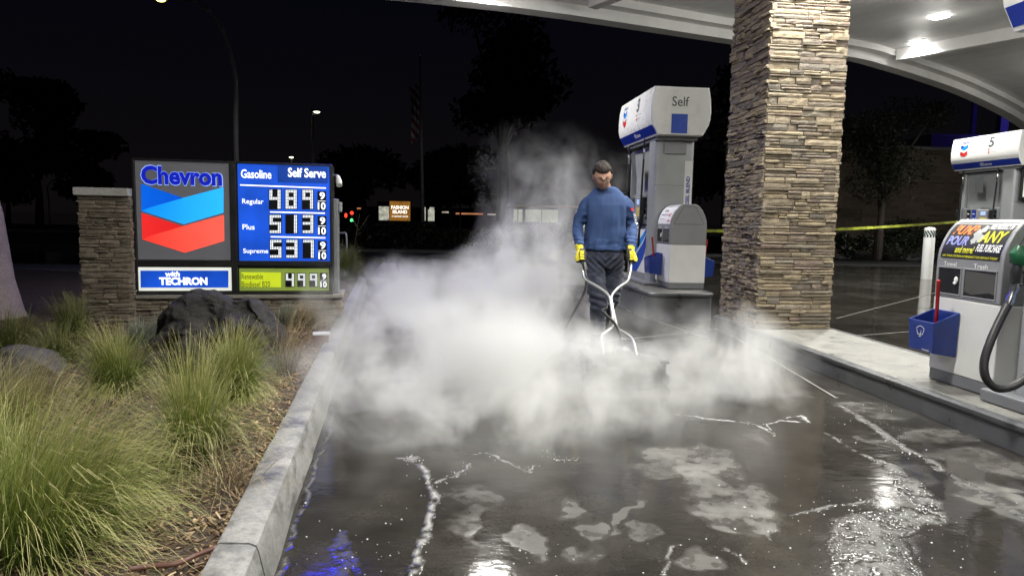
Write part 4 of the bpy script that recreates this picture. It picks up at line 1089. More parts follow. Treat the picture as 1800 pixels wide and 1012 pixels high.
# ------------------------------------------------------------------ boulders
t = NT('lava_rock'); co = t.coord()
a = t.noise(co, 5, 9, .7); b_ = t.noise(co, 28, 6, .7); v = t.n('ShaderNodeTexVoronoi'); t.l(co, v.inputs['Vector']); v.inputs['Scale'].default_value = 7; v.feature = 'DISTANCE_TO_EDGE'
c = t.ramp(a, [(.3, (.006,.005,.0048)), (.55, (.014,.0115,.0105)), (.72, (.035,.029,.026))])
c = t.mix(t.ramp(t.noise(co, 3, 5), [(.58,0.0),(.75,.6)]), c, (.07,.06,.05))
hh = t.math('ADD', t.math('MULTIPLY', a, 1.0), t.math('MULTIPLY', b_, .35))
t.bsdf(Base_Color=c, Roughness=.8, Normal=t.bump(hh, 1.0, .05)); rock_m = t.m
def rock(name, loc, dims, seed, label, mt=None, facets=14, rot=0):
    bm = bmesh.new(); bmesh.ops.create_icosphere(bm, subdivisions=5, radius=1)
    rg = random.Random(seed); pl = []
    for _ in range(facets):
        n_ = Vector((rg.gauss(0,1), rg.gauss(0,1), rg.gauss(0,.8))).normalized(); pl.append((n_, rg.uniform(.62,.92)))
    for v_ in bm.verts:
        p = v_.co.copy()
        for n_, d in pl:
            k = p.dot(n_)
            if k > d: p -= n_*(k-d)*.92
        q = p*2.1+Vector((seed,0,0))
        p *= 1+.10*noise.noise(q)+.05*noise.noise(q*2.7)+.025*noise.noise(q*6.5)+.012*noise.noise(q*15)
        v_.co = Vector((p.x*dims[0], p.y*dims[1], p.z*dims[2]))
    bmesh.ops.rotate(bm, verts=bm.verts, cent=(0,0,0), matrix=Matrix.Rotation(rot, 3, 'Z'))
    me = bpy.data.meshes.new(name); bm.to_mesh(me); bm.free(); me.materials.append(mt or rock_m)
    me.polygons.foreach_set('use_smooth', [True]*len(me.polygons))
    o = link(bpy.data.objects.new(name, me)); o.location = loc; tag(o, label, 'boulder', 'landscape boulders'); return o
def outline_rock():
    """the large dark boulder: asymmetric, steep undercut left side, crest left of centre"""
    c = gp(385, 640, .1); Yc = 4.75
    prof_top = [(262,650),(268,622),(296,560),(300,540),(318,522),(345,508),(368,509),(398,520),(430,520),(455,532),(478,555),(492,575),(505,610),(512,650)]
    bm = bmesh.new(); bmesh.ops.create_icosphere(bm, subdivisions=6, radius=1)
    cx = (262+512)/2
    pts = [at(px, py, Yc) for px, py in prof_top]
    def top(xw):
        for p, q in zip(pts, pts[1:]):
            if p.x <= xw <= q.x: return p.z+(q.z-p.z)*(xw-p.x)/(q.x-p.x)
        return .05
    X0, X1 = pts[0].x, pts[-1].x; xc, hw = (X0+X1)/2, (X1-X0)/2
    for v_ in bm.verts:
        p = v_.co; 
        xw = xc+hw*p.x; r_ = math.sqrt(max(0, 1-p.x*p.x)); zt = top(xw)
        s = p.z/max(r_, 1e-4); y = p.y/max(r_, 1e-4)              # position on the unit circle of this section
        z = .02+(zt-.02)*max(-.25, (abs(s)**.8)*(1 if s > 0 else -1))
        yy = y*.44*(r_**.55)*(abs(1-.35*max(0, s)))
        q = Vector((xw*2.6, yy*2.6, z*2.6))
        fz = noise.noise(q*1.3)*.10+noise.noise(q*3.1)*.055+noise.noise(q*7)*.026+noise.noise(q*16)*.011+noise.noise(q*38)*.004
        fc = abs(noise.noise(q*1.7+Vector((5,5,5))))*.13+abs(noise.noise(q*4.5))*.05
        v_.co = Vector((xw-xc, yy*(1+fz*2)-(fz+fc)*.8*(1 if yy < 0 else -1), z+(fz*.35-fc*.3)*(1 if s > 0 else 0)))
    me = bpy.data.meshes.new('boulder'); bm.to_mesh(me); bm.free(); me.materials.append(rock_m)
    me.polygons.foreach_set('use_smooth', [True]*len(me.polygons))
    o = link(bpy.data.objects.new('boulder', me)); o.location = (xc, Yc, 0); tag(o, 'large dark lava boulder in front of the lit price sign', 'boulder', 'landscape boulders')
outline_rock()
rock('boulder', gp(25, 660, .1)+Vector((0,0,.02)), (.34,.26,.17), 7, 'low grey boulder among the grasses at the left edge', conc('grey_rock', (.05,.047,.045), (.10,.095,.09), .5))
rock('boulder', (gp(677, 487, .0)+Vector((0,.25,.1))), (.24,.22,.24), 9, 'small pale boulder beyond the far end of the kerb', conc('pale_rock', (.20,.18,.19), (.32,.30,.32), .5))
rock('boulder', (gp(1478, 436, .0)+Vector((3.5,-1.0,.35))), (.9,.6,.6), 12, 'dim boulder at the foot of the far stone wall', conc('grey_rock2', (.10,.09,.08), (.16,.145,.13), .5))

# ------------------------------------------------------------------ grasses
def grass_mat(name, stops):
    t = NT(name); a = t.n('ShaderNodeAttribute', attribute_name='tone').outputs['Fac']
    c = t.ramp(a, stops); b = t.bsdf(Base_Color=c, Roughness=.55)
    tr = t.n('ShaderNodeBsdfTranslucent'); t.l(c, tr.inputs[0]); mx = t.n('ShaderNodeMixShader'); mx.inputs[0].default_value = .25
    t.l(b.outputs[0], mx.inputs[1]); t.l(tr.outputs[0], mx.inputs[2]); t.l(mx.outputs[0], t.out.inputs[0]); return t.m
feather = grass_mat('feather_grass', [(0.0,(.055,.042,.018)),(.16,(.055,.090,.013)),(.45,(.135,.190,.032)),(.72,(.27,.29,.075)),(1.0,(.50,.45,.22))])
fescue = grass_mat('fescue', [(0.0,(.06,.055,.03)),(.4,(.14,.165,.12)),(1.0,(.30,.32,.25))])
drygrass = grass_mat('dry_grass', [(0.0,(.07,.05,.025)),(.4,(.20,.15,.08)),(1.0,(.42,.34,.20))])
olive = grass_mat('olive_grass', [(0.0,(.05,.05,.015)),(.4,(.105,.125,.03)),(1.0,(.22,.22,.08))])
def tuft(loc, n, L, spread, seed, mt, label, wind=(0.15,0), lean=.75, width=.0016, rad=.07, name='feather_grass', droop=1.25, cat='grass tuft', dead=.16, seg=7):
    rg = random.Random(seed); mb = MB(); loc = Vector(loc)
    clumps = [(rg.uniform(0, 2*math.pi), rg.uniform(.1, 1.1)) for _ in range(16)]
    for i in range(n):
        if rg.random() < .6:
            c_ = rg.choice(clumps); az = c_[0]+rg.gauss(0,.22); ln = max(.02, c_[1]*lean+rg.gauss(0,.10))
        else: az = rg.uniform(0, 2*math.pi); ln = abs(rg.gauss(0, .55))*lean
        isdead = rg.random() < dead
        if isdead: ln = rg.uniform(.7,1.5)
        l_ = L*rg.uniform(.45, 1.08)*(1.05-.18*min(ln,1.2)) ; k = droop*rg.uniform(.6,1.5)*(1.5 if isdead else 1)
        rr_ = rad*math.sqrt(rg.random()); p = Vector((rr_*math.cos(az+rg.gauss(0,.8)), rr_*math.sin(az+rg.gauss(0,.8)), 0))
        d = Vector((math.cos(az)*math.sin(ln)+wind[0]*.5, math.sin(az)*math.sin(ln)+wind[1]*.5, math.cos(ln))).normalized()
        side = Vector((-math.sin(az+rg.gauss(0,.5)), math.cos(az+rg.gauss(0,.5)), 0)); tone = rg.gauss(0,.13)+(.35 if isdead else 0)
        w0 = width*rg.uniform(.7,1.4); curl = rg.gauss(0,.25)
        prev = None; st = l_/seg; gs = .0
        for j in range(seg+1):
            f = j/seg; w_ = w0*(1-f*.75)
            a, b_ = p-side*w_, p+side*w_
            mb.v += [tuple(a), tuple(b_)]
            if j:
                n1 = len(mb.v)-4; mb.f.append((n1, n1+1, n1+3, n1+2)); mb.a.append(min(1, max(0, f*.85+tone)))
            hd = math.hypot(d.x, d.y); g_ = k*(.05+.42*f*f)*(.35+hd+.25*abs(wind[0]))
            d = (d+Vector((wind[0]*.10*(1+f), wind[1]*.10*(1+f), -g_))+side*curl*.06).normalized(); p = p+d*st
            if p.z < .008: p.z = .008+rg.random()*.01
    o = mb.build(name, mt, None, attr='tone'); o.location = loc; tag(o, label, cat, 'grasses planted in the bed'); return o
def gz(px, py, z=.11): p = gp(px, py, z); return Vector((p.x, p.y, soil_z(p.x, p.y)-.005))
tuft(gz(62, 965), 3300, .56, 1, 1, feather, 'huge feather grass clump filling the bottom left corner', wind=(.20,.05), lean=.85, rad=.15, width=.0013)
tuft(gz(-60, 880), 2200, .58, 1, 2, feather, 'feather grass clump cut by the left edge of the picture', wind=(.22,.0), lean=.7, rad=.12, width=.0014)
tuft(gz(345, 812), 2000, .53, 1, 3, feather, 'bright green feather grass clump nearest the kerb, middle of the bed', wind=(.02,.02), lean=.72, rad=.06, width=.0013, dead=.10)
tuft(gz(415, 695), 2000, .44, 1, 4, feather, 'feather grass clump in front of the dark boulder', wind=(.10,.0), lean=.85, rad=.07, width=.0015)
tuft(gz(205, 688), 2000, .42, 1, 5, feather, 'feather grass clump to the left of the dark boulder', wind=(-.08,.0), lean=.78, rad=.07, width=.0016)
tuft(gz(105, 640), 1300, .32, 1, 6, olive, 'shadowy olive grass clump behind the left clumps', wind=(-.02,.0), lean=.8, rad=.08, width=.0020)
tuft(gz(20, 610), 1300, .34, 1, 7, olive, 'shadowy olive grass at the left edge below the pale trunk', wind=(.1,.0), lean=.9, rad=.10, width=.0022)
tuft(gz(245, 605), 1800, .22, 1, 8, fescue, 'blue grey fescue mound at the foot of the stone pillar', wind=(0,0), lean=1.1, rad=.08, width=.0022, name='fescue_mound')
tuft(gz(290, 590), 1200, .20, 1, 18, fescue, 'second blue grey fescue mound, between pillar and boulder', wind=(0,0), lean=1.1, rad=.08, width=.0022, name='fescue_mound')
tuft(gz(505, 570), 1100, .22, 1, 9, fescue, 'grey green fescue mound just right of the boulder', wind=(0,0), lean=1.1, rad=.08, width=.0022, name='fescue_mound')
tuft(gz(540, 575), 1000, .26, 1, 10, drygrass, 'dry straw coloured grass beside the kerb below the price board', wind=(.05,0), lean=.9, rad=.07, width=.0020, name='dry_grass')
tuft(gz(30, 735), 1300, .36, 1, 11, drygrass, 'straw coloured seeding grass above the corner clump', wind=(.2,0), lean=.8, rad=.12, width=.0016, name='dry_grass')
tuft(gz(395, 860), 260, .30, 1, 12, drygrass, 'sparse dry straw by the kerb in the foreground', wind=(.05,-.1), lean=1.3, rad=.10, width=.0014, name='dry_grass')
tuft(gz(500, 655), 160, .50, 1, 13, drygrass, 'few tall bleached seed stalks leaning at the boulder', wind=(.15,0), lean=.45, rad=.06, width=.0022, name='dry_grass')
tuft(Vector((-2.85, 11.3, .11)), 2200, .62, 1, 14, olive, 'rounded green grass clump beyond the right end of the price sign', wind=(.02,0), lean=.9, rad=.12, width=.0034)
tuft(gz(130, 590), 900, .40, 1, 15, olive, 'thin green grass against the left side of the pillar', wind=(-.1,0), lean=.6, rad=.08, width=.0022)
# thin weed stem behind the sign
ws_ = MB()
for pts in ([(622,440),(628,400),(632,375)], [(628,400),(620,385),(617,378)], [(630,405),(640,392),(645,383),(648,378)], [(626,415),(636,408)]):
    ws_.tube([at(px, py, 11.2) for px, py in pts], .006, 5)
o = ws_.build('dry_weed', drygrass, None); tag(o, 'bare branching weed stalk standing above the grass right of the sign', 'plant')
# irrigation pipe and small light box
o = MB().tube(catmull([gp(225,1000,.13), gp(262,995,.125), gp(310,990,.13), gp(345,975,.135), gp(378,962,.145)], 6), .008, 8).build('drip_pipe', mat('brown_pipe', (.11,.05,.035), .5), None, smooth='all'); tag(o, 'brown irrigation pipe lying on the mulch near the kerb', 'pipe')
p = gp(565, 606, .12)
lb = empty('landscape_light', p, .25, 'small box light set by the kerb below the sign', 'light box')
MB().bb(-.06,.06,-.05,.05,-.04,.085).build('housing', mat('terracotta_metal', (.14,.07,.05), .6), lb, bevel=.006)
MB().bb(-.066,.066,-.055,.055,.0855,.10).build('lid', mat('lid_pale', (.6,.6,.58), .4), lb, bevel=.003)

# ------------------------------------------------------------------ pale tree trunk at left edge
bark = conc('pale_bark', (.30,.235,.19), (.44,.36,.30), .35, .9)
def trunk_tube(mb, pts, rad, n=14): mb.tube(pts, rad, n)
tx = gp(-22, 556, .1)
tr = empty('street_tree', (tx.x, tx.y, 0), 0, 'thick pale smooth trunk at the left edge, crown out of view', 'tree')
m = MB(); m.tube([(.03,0,-.05),(.01,0,.12),(-.02,0,.45),(-.09,.02,1.1),(-.20,.0,1.8),(-.42,.05,3.0),(-.7,.1,4.2)], [.36,.30,.255,.235,.20,.16,.12], 20)
def leafcloud(mb, centers, n, size, rg):
    for _ in range(n):
        c_, r_ = rg.choice(centers)
        d = Vector((rg.gauss(0,1), rg.gauss(0,1), rg.gauss(0,1))).normalized()*(rg.random()**.45)
        p = c_+Vector((d.x*r_[0], d.y*r_[1], d.z*r_[2]))
        a = Vector((rg.gauss(0,1), rg.gauss(0,1), rg.gauss(0,1))).normalized(); b_ = a.cross(Vector((rg.gauss(0,1), rg.gauss(0,1), rg.gauss(0,1)))).normalized()
        s = size*rg.uniform(.6,1.4); mb.cur = rg.random()
        mb.add([p-a*s, p+b_*s*.45, p+a*s, p-b_*s*.45], [(0,1,2,3)])
m.build('trunk', bark, tr, smooth='all')
leaf_m = grass_mat('tree_leaf', [(0,(.008,.012,.008)),(.5,(.014,.019,.011)),(1,(.025,.03,.016))])
leaf_warm = grass_mat('bush_leaf', [(0,(.008,.012,.006)),(.5,(.016,.022,.010)),(1,(.04,.05,.022))])
trunk_m = mat('dark_bark', (.06,.048,.038), .9, var=.2)
m = MB(); leafcloud(m, [(Vector((-.9,.2,5.4)), (1.5,1.3,.9)), (Vector((-2.,.5,4.9)), (1.0,1.0,.7))], 1500, .09, random.Random(2)); m.build('crown', leaf_m, tr, attr='tone')
def tree(loc, h, w, seed, label, n=3500, size=.12, lm=None, low=.35):
    rg = random.Random(seed); e = empty('broadleaf_tree', loc, 0, label, 'tree', 'trees beyond the forecourt')
    m = MB(); th = h*.5; m.tube([(0,0,-.1),(.1*w*.2,0,th*.4),(rg.uniform(-.2,.2),0,th)], [h*.028,h*.02,h*.012], 10)
    cs = []
    for k in range(11):
        a = rg.uniform(0, 6.28); rr_ = rg.uniform(.15,.62)*w; z = h*rg.uniform(low, .9); rr_ *= math.sqrt(max(.1, 1-((z/h-.6)/.5)**2))
        c_ = Vector((rr_*math.cos(a), rr_*math.sin(a), z)); q = w*rg.uniform(.28,.46); cs.append((c_, (q, q, q*.72)))
        m.tube([(0,0,th*rg.uniform(.5,.95)), tuple(c_*.55+Vector((0,0,th*.35))), tuple(c_)], [h*.010,h*.007,h*.003], 6)
    m.build('trunk', trunk_m, e, smooth='all')
    m = MB(); leafcloud(m, cs, n, size, rg); m.build('crown', lm or leaf_m, e, attr='tone'); return e
def G(px, Y, z=0): p = at(px, 400, Y); return Vector((p.x, Y, z))
tree(G(70, 62), 13.5, 5.2, 31, 'rounded dark tree silhouette at the far left', size=.35)
tree(G(150, 60), 8.5, 4.2, 32, 'lower dark tree just right of the rounded far left tree', size=.32)
tree(G(15, 58), 8.0, 4.5, 33, 'low dark tree behind the pale trunk', size=.32)
tree(G(880, 40), 15, 4.6, 34, 'tall dark tree rising behind the steam, centre', size=.26)
tree(G(640, 55), 7, 4.0, 35, 'dark tree left of the flagpole', size=.3)
tree(G(790, 52), 6.5, 4.0, 36, 'dark tree right of the flagpole', size=.3)
tree(G(1545, 21.5, .2), 5.3, 2.3, 37, 'dim leafy tree before the stone wall, right of the stone column', n=9000, size=.05, lm=leaf_warm, low=.4)
tree(G(1290, 30), 8, 3.4, 38, 'dark tree hidden behind the stone column', size=.2)
def bush(loc, r_, seed, label, n=1500, size=.07, lm=None):
    rg = random.Random(seed); m = MB(); cs = [(Vector((rg.uniform(-.6,.6)*r_[0], rg.uniform(-.5,.5)*r_[1], r_[2]*rg.uniform(.4,1.0))), (r_[0]*.45, r_[1]*.45, r_[2]*.5)) for _ in range(7)]
    leafcloud(m, cs, n, size, rg); o = m.build('shrub', lm or leaf_m, None, attr='tone'); o.location = loc; tag(o, label, 'shrub', 'shrubs beyond the forecourt')
bush(G(1575, 22.5, .15), (1.3,.7,1.0), 41, 'leafy shrub under the tree at the wall', lm=leaf_warm, size=.045, n=3600)
bush(G(1640, 23.5, .15), (1.6,.7,.7), 42, 'lower shrub at the wall, left of pump five', lm=leaf_warm, size=.045, n=3000)
bush(G(1500, 22.5, .15), (.7,.6,.6), 45, 'small shrub beside the boulder at the wall', lm=leaf_warm, n=1200)
bush(G(720, 24, .0), (5.5,.8,.75), 43, 'long dark low hedge beyond the gutter', n=3500, size=.09)
bush(G(1000, 27, .0), (6,.8,.8), 44, 'dark hedge below the lit storefront', n=3000, size=.09)

# ------------------------------------------------------------------ far stone wall and buildings
wl = empty('boundary_wall', (0,0,0)); tag(wl, 'long dim brown stacked stone wall behind pump five', 'wall')
rng3 = random.Random(9); wa = at(1462, 435, 25.5); wb_ = Vector((34, 29.0, 0)); wa.z = .1
mb = MB(); dr_ = (wb_-Vector((wa.x-4,25.2,0))); L_ = dr_.length; mb.cur = .5
wa2 = Vector((wa.x-4, 25.2, .1)); dr_.z = 0; dr_.normalize(); nb = Vector((-dr_.y, dr_.x, 0))
mb.rings([[wa2+dr_*a+nb*b_+Vector((0,0,z)) for a, b_ in ((0,.02),(15,.02),(15,.5),(0,.5))] for z in (0, 3.95)])
ledge(mb, wa2, dr_, 15, 3.95, rng3, depth=.05, hmin=.10, hmax=.19, wmin=.25, wmax=.9, seg=1)
mb.build('stone_facing', stone_mat('ledge_stone_dim', [(0.0,(.12,.085,.062)),(.4,(.24,.18,.135)),(.7,(.32,.25,.19)),(1.0,(.16,.125,.10))]), wl, attr='stone')
m = MB(); m.rings([[wa2+dr_*a+nb*b_+Vector((0,0,z)) for a, b_ in ((-.05,-.08),(15.05,-.08),(15.05,.58),(-.05,.58))] for z in (3.96, 4.08)]); m.build('coping', capm, wl)
for px, py in ((1492,366),):
    pass
bld = empty('neighbour_building', (19.2, 31, 0)); tag(bld, 'dark building above the stone wall washed with violet light', 'building')
MB().bb(-.6,8,0,6,0,5.3).build('wall', mat('violet_siding', (.22,.21,.30), .7), bld)
m = MB()
for k in range(9): m.bb(-.62,8,-.03,-.002,3.9+k*.155,3.9+k*.155+.13)
m.build('siding', mat('violet_siding', (.22,.21,.30), .7), bld)
MB().bb(2.0,2.35,-.6,-.3,0,6.6).build('corner_post', mat('violet_siding',(.22,.21,.30),.7), bld)
MB().bb(3.4,8,-.5,-.05,6.05,6.45).build('lit_band', emis('violet_band', (.02,.02,.40), .55), bld)
p = at(1712, 200, 33)
pl_ = empty('sign_pole', (p.x, 33, 0), 0, 'dark pole rising above the wall left of pump five', 'pole')
MB().tube([(0,0,0),(0,0,7.0)], .13, 12).build('shaft', mat('violet_siding',(.22,.21,.30),.7), pl_, smooth='all'); MB().cyl((0,0),.18,0,.2).build('foot', dark_metal, pl_)

vl = bpy.data.lights.new('band_light', 'AREA'); vl.size = 3; vl.energy = 25; vl.color = (.16,.12,1.0); vo = bpy.data.objects.new('band_light', vl); link(vo, bld); vo.location = (3.2,-2.2,6.3); vo.rotation_euler = (R(65),0,0)
# storefront far behind the man
p = at(925, 396, 46); sf = empty('storefront', (p.x, 46, 0), -.12, 'distant lit storefront partly hidden by steam behind the man', 'building')
MB().bb(-1.2,9.5,.3,6,0,3.2).build('wall', mat('shop_wall', (.07,.065,.06), .8), sf)
MB().bb(-1.4,9.7,-.5,.3,2.0,2.12).build('canopy_edge', mat('shop_trim', (.45,.3,.22), .6), sf)
shop = emis('shop_glow', (.62,.66,.50), .5, .5, 1.2)
for (a, b_) in ((-.9,-.3),(-.1,2.1),(3.3,4.7),(5.2,6.6),(7,8.8)):
    w_ = MB().bb(a,b_,.24,.28,1.0 if a < 3 else .7,1.85).build('window', shop, sf)
    MB().bb((a+b_)/2-.03,(a+b_)/2+.03,.20,.235,1.0,1.85).build('mullion', dark_metal, w_)

# monument sign of the shopping centre
p = at(703, 388, 44); ms = empty('shopping_centre_sign', (p.x, 44, 0), 0, 'small lit orange brown sign with white words in the dark distance', 'sign')
bw, z0_, z1_ = .66, at(703,388,44).z, at(703,354,44).z
MB().bb(-bw-.04,bw+.04,.0,.3,.0,z1_+.04).build('cabinet', frame_m, ms)
pn = MB().bb(-bw,bw,-.02,-.001,z0_,z1_).build('lit_panel', emis('amber_panel', (.30,.13,.02), .85, .3), ms)
m = MB(); hz = z1_-z0_
put_text(m, 'FASHION', (0,-.021,z0_), RX, ZU, -bw*.84, bw*.84, hz*.60, hz*.78, offset=.03); put_text(m, 'ISLAND', (0,-.021,z0_), RX, ZU, -bw*.70, bw*.70, hz*.37, hz*.55, offset=.03)
put_text(m, 'AT NEWPORT CENTER', (0,-.021,z0_), RX, ZU, -bw*.8, bw*.8, hz*.18, hz*.26, offset=.01)
m.build('sign_lettering', emis('amber_white', (1,.95,.85), 1.6), pn)
# other small lit things in the distance
def lamp_post(pole_px, Y, lamp_px, lamp_py, label, es=12, col_=(1.0,.82,.45), energy=0, rad=.18):
    a = at(pole_px, 400, Y); b_ = at(lamp_px, lamp_py, Y); e = empty('street_lamp', (a.x, Y, 0), 0, label, 'street lamp', 'street lamps in the distance')
    dx = b_.x-a.x; h = b_.z; sg = 1 if dx >= 0 else -1
    if abs(dx) > .6: pts = catmull([(0,0,0),(0,0,h*.45),(0,0,h*.72),(dx*.18,0,h*.90),(dx*.5,0,h*.99),(dx,0,h*1.005)], 6)
    else: pts = [Vector((0,0,0)), Vector((0,0,h)), Vector((dx,0,h+.05))]
    MB().tube(pts, [.10-.05*i/len(pts) for i in range(len(pts))], 8).build('post', mat('galvanised', (.55,.53,.55), .6), e, smooth='all')
    hd = MB().bb(dx-.38,dx+.25,-.14,.14,h-.02,h+.10).build('lamp_head', grey_d, e, bevel=.03)
    MB().ell((dx,0,h-.02), (rad,rad*.6,rad*.45), 12, 8).build('lens', emis('lamp_lens_%s'%label[:6], col_, es), hd, smooth='all')
    return e
lamp_post(418, 24, 283, -1, 'tall street lamp with a long curved arm above the price sign', 6, (1.0,.78,.16), rad=.16)
lamp_post(551, 46, 557, 196, 'small lit lamp on a straight pole right of the price sign', 10, (.95,.95,.62), rad=.20)
lamp_post(514, 80, 512, 276, 'tiny lamp just above the price board', 5, (1,.95,.6), rad=.26)
lamp_post(596, 80, 596, 328, 'tiny lamp low beside the right end of the sign', 4, (1,1,1), rad=.16)
lamp_post(809, 70, 809, 331, 'tiny white lamp above the hedge, centre of the picture', 4, (1,1,1), rad=.14)
lamp_post(1228, 60, 1228, 329, 'white lamp between the left pump and the stone column', 5, (1,1,.95), rad=.13)
lamp_post(1268, 60, 1274, 304, 'faint warm lamp against the left side of the stone column', 3, (1,.7,.35), rad=.08)
lamp_post(88, 90, 194, 304, 'tiny faint lamp in the dark trees at far left', 1.2, (.8,.85,1), rad=.12)
# traffic signals
for px, py, cc, lab in ((619,381,'rg','traffic signal with red and green lights beside the price sign'),(625,352,'r','faint high red signal right of the price sign')):
    p = at(px, py, 58); e = empty('traffic_signal', (p.x, 58, 0), 0, lab, 'traffic light', 'traffic signals down the street')
    MB().tube([(0,.2,0),(0,.2,p.z+.4)], .07, 8).build('post', dark_metal, e)
    MB().bb(-.2,.2,-.1,.15,p.z-.55,p.z+.55).build('housing', black_m, e, bevel=.02)
    MB().cyl((0,0),.01,0,.01)
    for k, (cn, co_) in enumerate((('red', (1,.05,.03)), ('green', (.1,1,.25)))):
        if cn[0] in cc: MB().ell((0,-.12,p.z+.32-k*.62), (.15,.05,.15), 12, 8).build('signal_lens', emis('signal_%s'%cn, co_, 2.2 if len(cc) > 1 else .6), e, smooth='all')
    if len(cc) > 1: MB().ell((-.5,-.12,p.z+.1), (.12,.05,.2), 10, 8).build('signal_lens', emis('signal_red', (1,.05,.03), 2), e, smooth='all')
# far low building with strip lights
p = at(740, 380, 95); fb = empty('distant_shops', (p.x, 95, 0), 0, 'row of distant shops with faint warm strip lights on the horizon', 'building')
MB().bb(-14,20,0,6,0,2.6).build('wall', mat('far_wall', (.05,.045,.04), .9), fb)
for a, b_, z, cc in ((-4.8,-3.6,1.8,0),(2.9,3.9,1.9,0),(4.8,8.6,1.75,1),(9.2,10.4,1.7,0),(-9,-8.3,2.2,1),(14.5,16,2.0,1),(-2.4,-1.8,1.9,1)):
    MB().bb(a,b_,-.03,-.002,z,z+.22).build('lit_strip', emis('warm_strip' if cc else 'white_strip', (.75,.30,.14) if cc else (.7,.62,.48), .6, .4, .8), fb)
for px, w_ in ((678,.75),(758,.35),(745,.2)):
    p = at(px, 385, 60); e = empty('lit_kiosk', (p.x, 60, 0), 0, {678:'pale lit panel close left of the orange sign',758:'narrow pale lit panel right of the flagpole',745:'thin lit panel touching the flagpole'}[px], 'kiosk', 'lit panels in the distance')
    MB().bb(-w_,w_,0,.3,0,2.5).build('housing', frame_m, e); MB().bb(-w_*.8,w_*.8,-.02,-.001,.9,2.1).build('lit_panel', emis('pale_panel', (.55,.55,.45), .7, .6, 2.0), e)

# flagpole
p = at(738, 99, 33); fp = empty('flagpole', (at(744,410,33).x, 33, 0), 0, 'slender grey flagpole with a limp striped flag', 'flagpole')
dxp = p.x-at(744,410,33).x
MB().tube([(0,0,0),(dxp*.5,0,p.z*.5),(dxp,0,p.z)], [.10,.08,.045], 10).build('pole', mat('flagpole_grey', (.30,.29,.31), .5), fp, smooth='all')
MB().ell((dxp,0,p.z+.06), (.08,.08,.08), 10, 8).build('finial', chrome_m, fp, smooth='all')
t = NT('striped_flag'); co = t.coord(); sx = t.n('ShaderNodeSeparateXYZ'); t.l(co, sx.inputs[0])
f = t.math('FRACT', t.math('ADD', t.math('MULTIPLY', sx.outputs['Z'], 2.2), t.math('MULTIPLY', sx.outputs['X'], 2.6)))
t.bsdf(Base_Color=t.mix(t.math('LESS_THAN', f, .5), (.55,.55,.58), (.30,.05,.07)), Roughness=.8); flag_m = t.m
m = MB(); rows = []
zt_ = at(735,145,33).z; zb2 = at(735,243,33).z
for j in range(21):
    f = j/20; z = zt_+(zb2-zt_)*f; x = dxp*.8
    rows.append([Vector((x-.06-.42*k/8*(1-.25*f)+.04*math.sin(3*k+6*f), -.05+.08*math.sin(k*1.9+f*3), z-.08*k*.4)) for k in range(9)])
m.rings(rows, cap=False, close=False); m.build('flag', flag_m, fp, smooth='all')
# bike rack / handrail right of sign
p = at(600, 440, 12.0)
o = MB().tube(catmull([(p.x-.25,12.0,.1),(p.x-.25,12.0,.80),(p.x-.17,12,.86),(p.x+.02,12,.86),(p.x+.09,12,.80),(p.x+.09,12,.1)], 4), .018, 8).build('hoop_rail', mat('galvanised_rail', (.3,.3,.29), .5, metal=.5), None, smooth='all'); tag(o, 'small bent metal hoop behind the right end of the sign', 'rail')
o = empty('utility_box', (at(671,415,26).x, 26, 0), 0, 'small pale box standing at the far kerb below the orange sign', 'box')
MB().bb(-.19,.19,-.1,.1,0,.85).build('body', mat('box_tan', (.22,.20,.15), .7), o, bevel=.03); MB().bb(-.21,.21,-.12,.12,.851,.9).build('lid', grey_d, o, bevel=.01)
# ------------------------------------------------------------------ the man
MX, MY = .815, 6.05
man = empty('person', (MX, MY, 0), 0, 'man in blue long sleeved shirt, glasses and yellow gloves pushing the round surface cleaner', 'person')
def loft(mb, secs, n=28, cap=True):
    """secs: (cx, cy, z, rx, ry[, power])"""
    rs = []
    for s in secs:
        cx, cyy, z, rx, ry = s[:5]; pw = s[5] if len(s) > 5 else 2.3
        rg = []
        for k in range(n):
            a = 2*math.pi*k/n; c_, s_ = math.cos(a), math.sin(a)
            rg.append(Vector((cx+rx*math.copysign(abs(c_)**(2/pw), c_), cyy+ry*math.copysign(abs(s_)**(2/pw), s_), z)))
        rs.append(rg)
    mb.rings(rs, cap); return mb
# joints (x right in picture, y away, z up)
SH = (Vector((-.155,.02,1.335)), Vector((.160,.02,1.340)))
EL = (Vector((-.238,.045,1.115)), Vector((.240,.035,1.12)))
WR = (Vector((-.235,-.14,.925)), Vector((.205,-.13,.93)))
HD = (Vector((-.222,-.21,.865)), Vector((.190,-.20,.87)))
